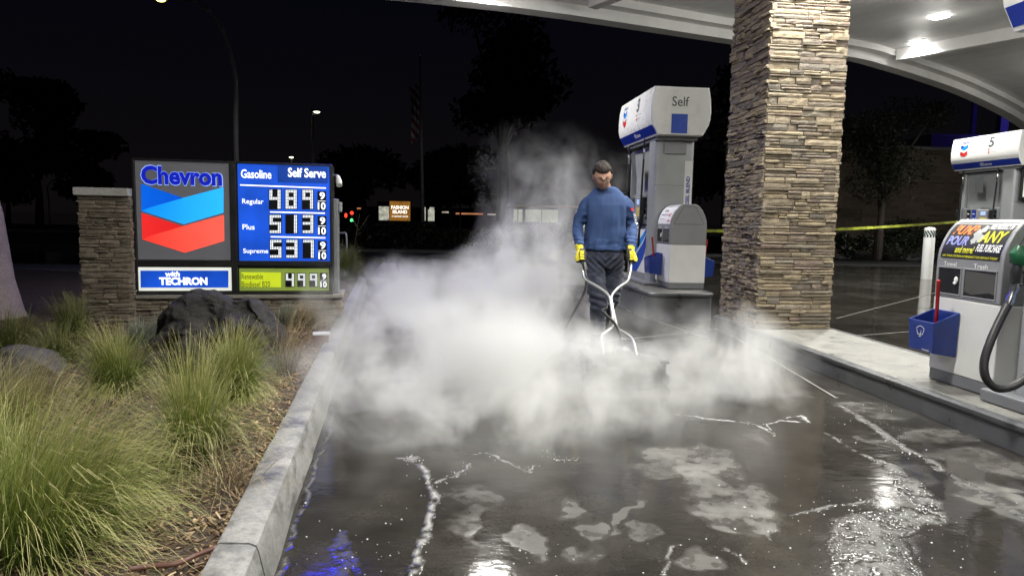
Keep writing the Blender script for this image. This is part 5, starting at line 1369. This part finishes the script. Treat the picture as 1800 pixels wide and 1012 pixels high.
# -- body: one continuous skin surface (head, neck, trunk, limbs)
HC = Vector((-.050, -.075, 1.535)); HRX = .074; HRY = .094; HRZ = .112
tilt = Matrix.Rotation(R(25), 3, 'X') @ Matrix.Rotation(R(-3), 3, 'Y')
def head_pt(d):
    """d: unit vector, face looks to -y"""
    x, y, z = d
    w = 1.0
    if z < 0: w -= .30*(-z)**1.3                                    # jaw narrows
    p = Vector((x*HRX*w, y*HRY, z*HRZ))
    if y < 0:
        f = -y
        if z < -.15: p.y -= .012*math.exp(-((z+.62)/.22)**2)*f*math.exp(-(x/.35)**2)      # chin
        p.y -= .024*math.exp(-(x/.13)**2)*math.exp(-((z+.20)/.17)**2)*f                   # nose tip
        p.y -= .012*math.exp(-(x/.11)**2)*math.exp(-((z-.02)/.2)**2)*f                    # nose bridge
        p.y -= .007*math.exp(-((z-.17)/.09)**2)*f*math.exp(-(x/.6)**2)                    # brow
        for sx in (-1, 1):
            p.y += .013*math.exp(-((x-sx*.40)/.20)**2)*math.exp(-((z-.02)/.13)**2)*f      # eye sockets
            p.y -= .006*math.exp(-((x-sx*.58)/.2)**2)*math.exp(-((z+.22)/.2)**2)*f        # cheeks
        p.y -= .006*math.exp(-(x/.28)**2)*math.exp(-((z+.43)/.07)**2)*f                   # lips
        p.y += .004*math.exp(-(x/.3)**2)*math.exp(-((z+.50)/.03)**2)*f
    return p
hm = MB(); rs = []
for j in range(1, 40):
    ph = math.pi*j/40; rg = []
    for k in range(48):
        a = 2*math.pi*k/48; rg.append(HC+tilt @ head_pt((math.sin(ph)*math.cos(a), math.sin(ph)*math.sin(a), -math.cos(ph))))
    rs.append(rg)
hm.rings(rs)
for sx in (-1, 1): hm.ell(HC+tilt @ Vector((sx*.077,.012,-.002)), (.011,.018,.031), 12, 8, rot=tilt)            # ears
bm_ = MB(); bm_.merge(hm)
bm_.tube([(-.005,.015,1.36),(-.015,.0,1.42),(-.034,-.03,1.47),(-.046,-.045,1.51)], [(.075,.070),(.062,.060),(.057,.058),(.058,.060)], 20)
loft(bm_, [(0,.02,.78,.15,.10),(0,.02,.92,.145,.095),(0,.02,1.10,.155,.10),(0,.02,1.25,.155,.10),(0,.02,1.36,.135,.085),(0,.02,1.41,.10,.07)])
for i in (0, 1):
    sx = (-1, 1)[i]
    bm_.tube([SH[i], (SH[i]+EL[i])/2, EL[i], (EL[i]+WR[i])/2, WR[i], HD[i]], [.040,.038,.034,.032,.027,.030], 14)
LEGS = ([(-.085,.02,.82),(-.080,-.03,.62),(-.055,-.05,.47),(-.045,-.02,.28),(-.040,.02,.09)], [(.085,.02,.82),(.080,.05,.62),(.075,.06,.46),(.07,.22,.36),(.065,.36,.22)])
for L_ in LEGS: bm_.tube(L_, [.085,.072,.055,.052,.040], 14)
skin = NT('skin'); co = skin.coord(); nz = skin.noise(co, 35, 5, .6)
skin.bsdf(Base_Color=skin.ramp(nz, [(.3, (.34,.19,.135)), (.7, (.48,.29,.21))]), Roughness=.5, Subsurface_Weight=.12, Subsurface_Scale=.01)
body = mesh_obj('body', evaluated(bm_, .0055, 2, 'body'), skin.m, man)
# face pieces
def hp(x, y, z): return HC+tilt @ Vector((x, y, z))
hair_m = NT('dark_brown_hair'); co = hair_m.coord(); st = hair_m.noise(hair_m.mapping(co, (90,20,30)), 1.5, 6, .7)
hair_m.bsdf(Base_Color=hair_m.ramp(st, [(.35, (.006,.004,.003)), (.65, (.030,.018,.011))]), Roughness=.75, Normal=hair_m.bump(st, .9, .01)); hair_m = hair_m.m
hh_ = MB(); rs = []
for j in range(1, 34):
    ph = math.pi*j/34; rg = []
    for k in range(64):
        a = 2*math.pi*k/64; d = Vector((math.sin(ph)*math.cos(a), math.sin(ph)*math.sin(a), -math.cos(ph)))
        p = head_pt(d); x, y, z = d
        # hairline: high on the face, low behind
        line = .50 if y < -.25 else (.50-(y+.25)*1.6)
        line = max(line, -.62)
        if y < -.2: line = .53+.06*(x*x)
        k_ = 1/(1+math.exp(-(z-line)*26))
        nn = noise.noise(Vector((x*5, y*5, z*5)))*.010+noise.noise(Vector((x*17, y*17, z*9)))*.006
        grow = (.012+.012*max(0, z)+nn)*k_-.012*(1-k_)
        rg.append(HC+tilt @ (p+d*grow+Vector((0,-.010*k_*max(0,-y)*max(0,z),0))))
    rs.append(rg)
hh_.rings(rs); hair = hh_.build('hair', hair_m, man, smooth='all')
fm = mat('glasses_frame', (.012,.012,.013), .25); eye_w = mat('eye_white', (.55,.52,.48), .3); iris = mat('iris', (.03,.018,.012), .2)
t = NT('spectacle_lens'); t.bsdf(Base_Color=(.9,.92,.94), Roughness=.02, Transmission_Weight=1.0, IOR=1.03); lens_m = t.m
gl = empty('glasses', (0,0,0)); 
gl.parent = man
for sx in (-1, 1):
    MB().ell(hp(sx*.030,-.077,.003), (.012,.010,.007), 12, 8, rot=tilt).build('eye', eye_w, man, smooth='all')
    MB().ell(hp(sx*.030,-.0845,.000), (.005,.004,.005), 8, 6, rot=tilt).build('iris', iris, man, smooth='all')
    MB().tube([hp(sx*.014,-.093,.026), hp(sx*.030,-.093,.031), hp(sx*.048,-.084,.026)], [.002,.003,.0014], 6).build('eyebrow', hair_m, man)
    pts = [hp(sx*.034+.024*math.copysign(abs(math.cos(a))**.7, math.cos(a)), -.103+.004*abs(math.cos(a)), .000+.018*math.copysign(abs(math.sin(a))**.7, math.sin(a))) for a in [2*math.pi*k/20 for k in range(21)]]
    MB().tube(pts, .0017, 6).build('rim', fm, gl, smooth='all')
    m = MB(); m.add(pts[:20], [tuple(range(20))]); m.build('lens', lens_m, gl)
    MB().tube([hp(sx*.058,-.100,.006), hp(sx*.076,-.05,.010), hp(sx*.080,.01,.008)], .0022, 6).build('temple', fm, gl, smooth='all')
MB().tube([hp(-.010,-.105,.004), hp(0,-.110,.007), hp(.010,-.105,.004)], .0022, 6).build('bridge', fm, gl, smooth='all')
MB().tube([hp(-.022,-.093,-.050), hp(-.01,-.101,-.0475), hp(0,-.102,-.0485), hp(.01,-.101,-.0475), hp(.022,-.093,-.050)], [.0015,.003,.0032,.003,.0015], 8).build('mouth', mat('lips', (.28,.10,.085), .45), man, smooth='all')
# -- shirt
sm_ = MB()
loft(sm_, [(.0,.02,.905,.190,.130),(.0,.02,.93,.188,.129),(0,.015,1.00,.178,.124),(0,.012,1.10,.174,.122),(0,.012,1.20,.182,.125),(0,.015,1.29,.190,.124),(0,.02,1.345,.182,.115),(0,.02,1.395,.148,.100),(-.004,.015,1.437,.105,.088),(-.008,.01,1.452,.078,.074)])
for i in (0, 1):
    S = Vector(SH[i]); E_ = EL[i]; W_ = WR[i]
    pts = catmull([S+Vector(((-1,1)[i]*-.05,0,.01)), S+Vector(((-1,1)[i]*.010,0,-.035)), (S+E_)/2+Vector(((-1,1)[i]*.006,0,0)), E_, (E_+W_)/2+Vector(((-1,1)[i]*.006,-.0,-.0)), W_], 4)
    N_ = len(pts); key = [.052,.060,.056,.050,.047,.040]
    rad = [key[min(int(q), 4)]*(1-(q-min(int(q),4)))+key[min(int(q),4)+1]*(q-min(int(q),4)) for q in [5*k/(N_-1) for k in range(N_)]]
    sm_.tube(pts, rad, 20)
def shirt_disp(co, n):
    x, y, z = co
    d = 0
    if abs(x) < .2 and z < 1.36:     # long drapes running down from the chest
        f = max(0, min(1, (1.36-z)/.40))
        d += f*(.007*math.sin(x*40+noise.noise(Vector((x*7, z*3.5, 1)))*5+z*6)+.013*noise.noise(Vector((x*15+z*3, y*6, z*3.2)))+.008*noise.noise(Vector((x*32-z*6, y*10, z*7))))
        d += .009*f*noise.noise(Vector((x*9+3, y*9, z*8.0)))+.006*math.exp(-((z-.96)/.05)**2)*noise.noise(Vector((x*12, y*4, z*40)))
    if abs(x) > .17:                # sleeve wrinkles
        d += .008*noise.noise(Vector((x*12, y*14, z*26)))+.010*math.exp(-((z-1.12)/.06)**2)*noise.noise(Vector((x*8, y*30, z*50)))
        d += .004*math.exp(-((z-.97)/.05)**2)*math.sin(z*150+y*40+x*20)
    d += .006*noise.noise(Vector((x*7, y*7, z*7)))
    # diagonal pulls from the armpit
    d += .004*math.exp(-((z-1.27)/.06)**2)*math.sin((abs(x)*1.3+z)*75)*max(0, abs(x)-.10)*5
    return d
t = NT('blue_jersey'); co = t.coord(); n1 = t.noise(co, 6, 5); n2 = t.noise(co, 420, 2)
t.bsdf(Base_Color=t.ramp(n1, [(.3, (.016,.040,.115)), (.7, (.027,.060,.165))]), Roughness=.85, Normal=t.bump(n2, .12, .001))
shirt = mesh_obj('shirt', evaluated(sm_, .0060, 3, 'shirt', shirt_disp), t.m, man)
MB().tube([Vector((-.008+.079*math.cos(a), .010+.076*math.sin(a)-.004, 1.448+.006*math.sin(a)-.012*max(0,-math.sin(a)))) for a in [2*math.pi*k/24 for k in range(25)]], .0055, 8, cap=False).build('collar', t.m, shirt, smooth='all')
MB().rings([[Vector((.1935*math.cos(a)*s_, .02+.1335*math.sin(a)*s_, z+.004*math.sin(a*7))) for a in [2*math.pi*k/40 for k in range(40)]] for s_, z in ((1.0,.902),(1.004,.906),(1.004,.918),(1.0,.922))], cap=False).build('hem', t.m, shirt, smooth='all')
# sleeve lettering on the upper and lower arm at the picture's right
m = MB(); up_ = Vector((-.33,.05,.94))

from mathutils.bvhtree import BVHTree
bvh = BVHTree.FromPolygons([v.co for v in shirt.data.vertices], [tuple(p_.vertices) for p_ in shirt.data.polygons])
def onto(m):
    out = []
    for v in m.v:
        h_ = bvh.ray_cast(Vector((v[0]+.35, v[1]-1.2, v[2])), Vector((-.28, .96, 0)))
        out.append(tuple(h_[0]+h_[1]*.003) if h_[0] is not None else (v[0], v[1], v[2]))
    m.v = out; return m
dn = (EL[1]-SH[1]).normalized()
m = MB(); put_text(m, 'XXAT', SH[1]+dn*.10+Vector((.028,0,0)), dn, Vector((.95,0,.3)), .02,.17,-.012,.014, offset=.02, lift=0); onto(m).build('sleeve_lettering', white_ink, shirt)
m = MB(); bc_ = SH[1]+dn*.085+Vector((.026,0,0)); put_poly(m, [(bc_.x+.014*math.cos(k*math.pi/6), bc_.z+.016*math.sin(k*math.pi/6)) for k in range(12)], (0,0,0), (1,0,0), (0,0,1), 0); onto(m).build('sleeve_badge', red_v, shirt)
# -- trousers
pm = MB()
loft(pm, [(0,.02,.74,.150,.10),(0,.02,.80,.168,.118),(0,.02,.86,.172,.120),(0,.02,.93,.160,.112),(0,.02,.96,.160,.110)])
def tt(pts, rad): pm.tube(catmull(pts, 4), [rad[min(int(q), len(rad)-2)]*(1-(q-min(int(q),len(rad)-2)))+rad[min(int(q),len(rad)-2)+1]*(q-min(int(q),len(rad)-2)) for q in [(len(rad)-1)*k/(4*(len(pts)-1)) for k in range(4*(len(pts)-1)+1)]], 20)
tt([(-.085,.02,.84),(-.082,-.03,.64),(-.056,-.05,.46),(-.044,-.02,.26),(-.038,.02,.055)], [.098,.092,.078,.070,.066])
tt([(.085,.02,.84),(.085,.05,.64),(.078,.06,.47),(.07,.22,.36),(.065,.40,.23)], [.098,.090,.076,.068,.062])
def pant_disp(co, n):
    x, y, z = co
    return .009*noise.noise(Vector((x*9, y*9, z*16)))+.006*noise.noise(Vector((x*24, y*20, z*34)))+.009*math.exp(-((z-.47)/.08)**2)*math.sin(z*95+x*30)+.007*math.exp(-((z-.12)/.06)**2)*math.sin(z*130)+.007*math.exp(-((z-.78)/.07)**2)*math.sin((z-abs(x)*.9)*110)
trouser_m = NT('navy_work_cloth'); co = trouser_m.coord(); n1 = trouser_m.noise(co, 9, 5)
trouser_m.bsdf(Base_Color=trouser_m.ramp(n1, [(.3, (.014,.017,.032)), (.7, (.028,.033,.058))]), Roughness=.9, Sheen_Weight=.15); trouser_m = trouser_m.m
mesh_obj('trousers', evaluated(pm, .0065, 3, 'trousers', pant_disp), trouser_m, man)
# -- boots
boot_m = mat('black_boot', (.022,.020,.018), .45, var=.2)
for (c0, yaw, pit) in ((Vector((-.038,.02,.0)), 0, 0), (Vector((.065,.42,.13)), 0, R(-38))):
    b2 = MB(); loft(b2, [(0,-.06,.0,.048,.135,2.6),(0,-.06,.025,.050,.138,2.6),(0,-.055,.055,.046,.125),(0,-.03,.085,.044,.090),(0,.01,.12,.046,.060),(0,.015,.20,.050,.056)], 20)
    b2.xf(Matrix.Translation(c0) @ Matrix.Rotation(pit, 4, 'X')); mesh_obj('boot', evaluated(b2, .006, 2, 'boot'), boot_m, man)
# -- gloves: palm, four fingers and thumb closed round the grips
glove_y = mat('yellow_knit_glove', (.58,.50,.03), .85, var=.12, vs=30, bump=.3, bs=300); glove_k = mat('dark_glove_palm', (.035,.035,.035), .6)
GRIP = []
for i in (0, 1):
    sx = (-1, 1)[i]; W_ = WR[i]; 
    # grip axis slopes forward and down
    ga = Vector((sx*.00,-.50,-.87)).normalized(); gc = HD[i]+Vector((0,-.022,-.012)); GRIP.append((gc, ga))
    side = Vector((sx*-1.0, 0, 0))                                   # towards the body: palm side
    out = -side; fw = ga.cross(side).normalized()
    if fw.y > 0: fw = -fw                                             # knuckle side, towards the camera
    g = MB()
    g.tube([W_+(W_-HD[i])*.10, W_, (W_+HD[i])/2], [(.040,.036),(.038,.034),(.037,.030)], 14)
    palm_c = gc+out*.022
    # palm: flattened block on the outer side of the grip
    g.tube([(W_+HD[i])/2, HD[i]+out*.014, palm_c+ga*.030+out*.004, palm_c+ga*.055], [(.034,.026),(.040,.024),(.040,.022),(.030,.018)], 14)
    for k in range(4):                                               # fingers wrap over the front of the grip
        L_ = (.98,1.08,1.0,.82)[k]; b0_ = gc+ga*(-.024+.023*k)+out*.022+fw*.012
        pts = [b0_, b0_+fw*.026*L_-out*.004, gc+ga*(-.024+.023*k)+fw*.034*L_-out*.012, gc+ga*(-.022+.023*k)+fw*.020-out*.030*L_, gc+ga*(-.020+.023*k)+fw*.000-out*.034*L_]
        g.tube(pts, [.0115,.0110,.0105,.0098,.0075], 10)
    th = [gc-ga*.030+out*.018-fw*.010, gc-ga*.036-fw*.004-out*.004, gc-ga*.026+fw*.010-out*.024, gc-ga*.012+fw*.018-out*.032]
    g.tube(th, [.014,.0135,.012,.009], 10)
    gm_ = evaluated(g, .0030, 1, 'glove'); go = mesh_obj('glove', gm_, glove_y, man)
    gm_.materials.append(glove_k)
    for p_ in gm_.polygons:
        c_ = p_.center-gc
        if c_.dot(out) < -.012 or c_.dot(ga) > .052: p_.material_index = 1
    MB().tube([W_+(W_-HD[i])*.22, W_+(W_-HD[i])*.05], [(.041,.037),(.040,.036)], 16).build('glove_cuff', glove_y, go, smooth=True)

# ------------------------------------------------------------------ surface cleaner with Y handle and hoses
CC = Vector((.815, 4.93, 0))
clean = empty('surface_cleaner', CC, 0, 'round steel surface cleaner with a tall forked handle standing in the steam', 'pressure washer')
L = lambda v: Vector(v)-CC
ss = mat('cleaner_steel', (.075,.075,.07), .4, metal=.5, var=.12, vs=8, dirt=.4)
dk = MB(); dk.lathe((0,0,0), [(.300,.030),(.318,.040),(.322,.10),(.315,.135),(.300,.150),(.20,.158),(.16,.172),(.05,.178)], 48); deck = dk.build('deck', ss, clean, smooth=True)
MB().lathe((0,0,0), [(.305,.006),(.314,.006),(.318,.05),(.309,.05)], 48).build('brush_skirt', black_m, clean)
MB().lathe((0,0,0), [(.060,.178),(.060,.215),(.045,.235),(.022,.245),(.022,.30),(.012,.305)], 20).build('swivel_hub', grey_d, deck, smooth=True)
for a in (35, 145, 215, 325):
    c_ = Vector((.33*math.cos(R(a)), .33*math.sin(R(a)), .07)); cs = MB().tube([c_+Vector((0,0,.11)), c_+Vector((0,0,.02))], .014, 8).build('caster', black_m, clean, smooth=True)
    MB().bb(c_.x-.03,c_.x+.03,c_.y-.03,c_.y+.03,.165,.178).build('caster_plate', black_m, cs, bevel=.004)
    d = Vector((-math.sin(R(a)), math.cos(R(a)), 0))*.014; w_ = MB().tube([c_-d-Vector((0,0,.022)), c_+d-Vector((0,0,.022))], .047, 16).build('wheel', rubber_m, cs, smooth=True)
m = MB(); put_poly(m, rect(-.11,-.04,-.13,-.09), (0,0,.168), RX, (0,1,0), .004); put_poly(m, rect(.02,.11,-.16,-.10), (0,0,.164), RX, (0,1,0), .004); m.build('warning_label', yellow_m, deck)
HY = lambda t_: 4.93+(5.86-4.93)*t_
def hpnt(px, py, t_): return L(at(px, py, HY(t_)))
g0, g1 = [Vector((MX, MY, 0))+g_[0]-CC for g_ in GRIP]; a0, a1 = GRIP[0][1], GRIP[1][1]
left = [hpnt(1062,630,0), hpnt(1059,608,.10), hpnt(1057,592,.18), hpnt(1066,583,.24), hpnt(1076,575,.30), hpnt(1077,560,.36), hpnt(1073,530,.50), hpnt(1069,519,.56), hpnt(1055,507,.64), hpnt(1033,494,.76), hpnt(1026,486,.82), g0+a0*.10, g0+a0*.02, g0-a0*.055]
right = [hpnt(1120,630,0), hpnt(1115,606,.10), hpnt(1110,594,.18), hpnt(1098,585,.24), hpnt(1086,577,.30), hpnt(1081,560,.36), hpnt(1075,530,.50), hpnt(1076,518,.56), hpnt(1088,505,.66), hpnt(1102,495,.76), hpnt(1106,486,.82), g1+a1*.10, g1+a1*.02, g1-a1*.055]
hb_ = MB().tube(catmull(left, 4), .0115, 12).build('handle_tube', alu_m, clean, smooth='all')
hb2 = MB().tube(catmull(right, 4), .0115, 12).build('handle_tube', alu_m, clean, smooth='all')
for pq in (left[0], right[0]): MB().tube([pq+Vector((0,0,-.02)), pq+Vector((0,0,.03))], .022, 10).build('handle_bracket', chrome_m, deck)
MB().tube([hpnt(1069,534,.50), hpnt(1080,534,.50)], .012, 8).build('clamp', chrome_m, hb_)
MB().tube([g0-a0*.065, g0+a0*.075], [.0165,.0165], 12).build('grip', rubber_m, hb_, smooth=True)
MB().tube([g1-a1*.065, g1+a1*.075], [.0165,.0165], 12).build('grip', rubber_m, hb2, smooth=True)
MB().tube([g0+a0*.06+Vector((.012,0,0)), g0+a0*.12+Vector((.022,-.01,0)), g0+a0*.16+Vector((.02,-.01,0))], [.020,.024,.014], 10).build('trigger_gun', black_m, hb_, smooth=True)
MB().tube(catmull([g0+a0*.15+Vector((.02,-.005,.01)), hpnt(1034,492,.77), hpnt(1056,505,.65), hpnt(1068,516,.585), hpnt(1067,534,.51), hpnt(1067,542,.48)], 6), .0095, 10).build('lance_tube', black_m, hb_, smooth='all')
MB().tube(catmull([hpnt(1067,542,.48), hpnt(1058,546,.42), hpnt(1064,552,.38), hpnt(1082,570,.28), hpnt(1092,595,.14), hpnt(1092,618,.03), Vector((.0,.0,.30))], 8), .011, 10).build('feed_hose', rubber_m, clean, smooth='all')
hs = [L(at(1031,490,5.80)), L(at(1028,512,5.80)), L(at(1012,542,5.78)), L(at(998,568,5.80)), L(at(993,588,5.85)), L(at(1000,598,5.95)), L(at(1020,600,6.15)), L(gp(1045,602,.02)), L(gp(1110,596,.02)), L(gp(1180,588,.02)), L(gp(1268,577,.02))]
MB().tube(catmull([g0+a0*.15+Vector((.0,0,0))]+hs, 8), .0105, 10).build('supply_hose', mat('grey_hose', (.07,.07,.068), .5), clean, smooth='all')

# ------------------------------------------------------------------ steam
def steam():
    X0, X1, Y0, Y1, Z1 = -2.5, 2.6, 3.0, 12.3, 2.7
    o = MB().bb(X0, X1, Y0, Y1, .012, Z1).build('steam_cloud', bpy.data.materials.new('steam'), None)
    tag(o, 'billowing white steam rising from the wet ground', 'steam', kind='stuff')
    t = NT('steam_volume'); co = t.coord('Object')
    # slow warp, then fine turbulence
    wn_ = t.n('ShaderNodeTexNoise'); t.l(co, wn_.inputs['Vector']); wn_.inputs['Scale'].default_value = .9; wn_.inputs['Detail'].default_value = 2
    wv = t.n('ShaderNodeVectorMath', operation='MULTIPLY_ADD'); t.l(wn_.outputs['Color'], wv.inputs[0]); wv.inputs[1].default_value = (.9,.9,.9); 
    sub = t.n('ShaderNodeVectorMath', operation='SUBTRACT'); t.l(co, sub.inputs[0]); sub.inputs[1].default_value = (.45,.45,.45); t.l(sub.outputs[0], wv.inputs[2])
    P = wv.outputs[0]
    big = t.noise(t.mapping(P, (1,1,.72)), STEAM['s1'], 7, .66); 
    tot = None
    for (c, r, a) in STEAM['blobs']:
        s_ = t.n('ShaderNodeVectorMath', operation='SUBTRACT'); t.l(P, s_.inputs[0]); s_.inputs[1].default_value = c
        d_ = t.n('ShaderNodeVectorMath', operation='DIVIDE'); t.l(s_.outputs[0], d_.inputs[0]); d_.inputs[1].default_value = r
        ln = t.n('ShaderNodeVectorMath', operation='DOT_PRODUCT'); t.l(d_.outputs[0], ln.inputs[0]); t.l(d_.outputs[0], ln.inputs[1])
        f = t.math('MULTIPLY', t.math('SUBTRACT', 1.0, ln.outputs['Value'], clamp=True), a)
        tot = f if tot is None else t.math('ADD', tot, f)
    n_ = t.math('MULTIPLY', t.math('SUBTRACT', big, STEAM['thr']), STEAM['gain'])
    n_ = t.math('MINIMUM', t.math('MAXIMUM', n_, 0.0), STEAM['cap'])
    # density = envelope * (noise cut), softer near the core
    core = t.math('MULTIPLY', t.math('MAXIMUM', t.math('SUBTRACT', tot, .8), 0.0), STEAM['core'])
    dens = t.math('ADD', t.math('MULTIPLY', t.math('MULTIPLY', tot, tot if False else 1.0), n_), core)
    dens = t.math('MULTIPLY', dens, STEAM['d'])
    v = t.n('ShaderNodeVolumePrincipled'); v.inputs['Color'].default_value = (.95,.95,.93,1); t.l(dens, v.inputs['Density']); v.inputs['Anisotropy'].default_value = .15
    t.l(v.outputs[0], t.out.inputs['Volume'])
    o.data.materials.clear(); o.data.materials.append(t.m)
    t.m.cycles.volume_step_rate = STEAM.get('step', 1.0) if hasattr(t.m.cycles, 'volume_step_rate') else 1.0
steam()
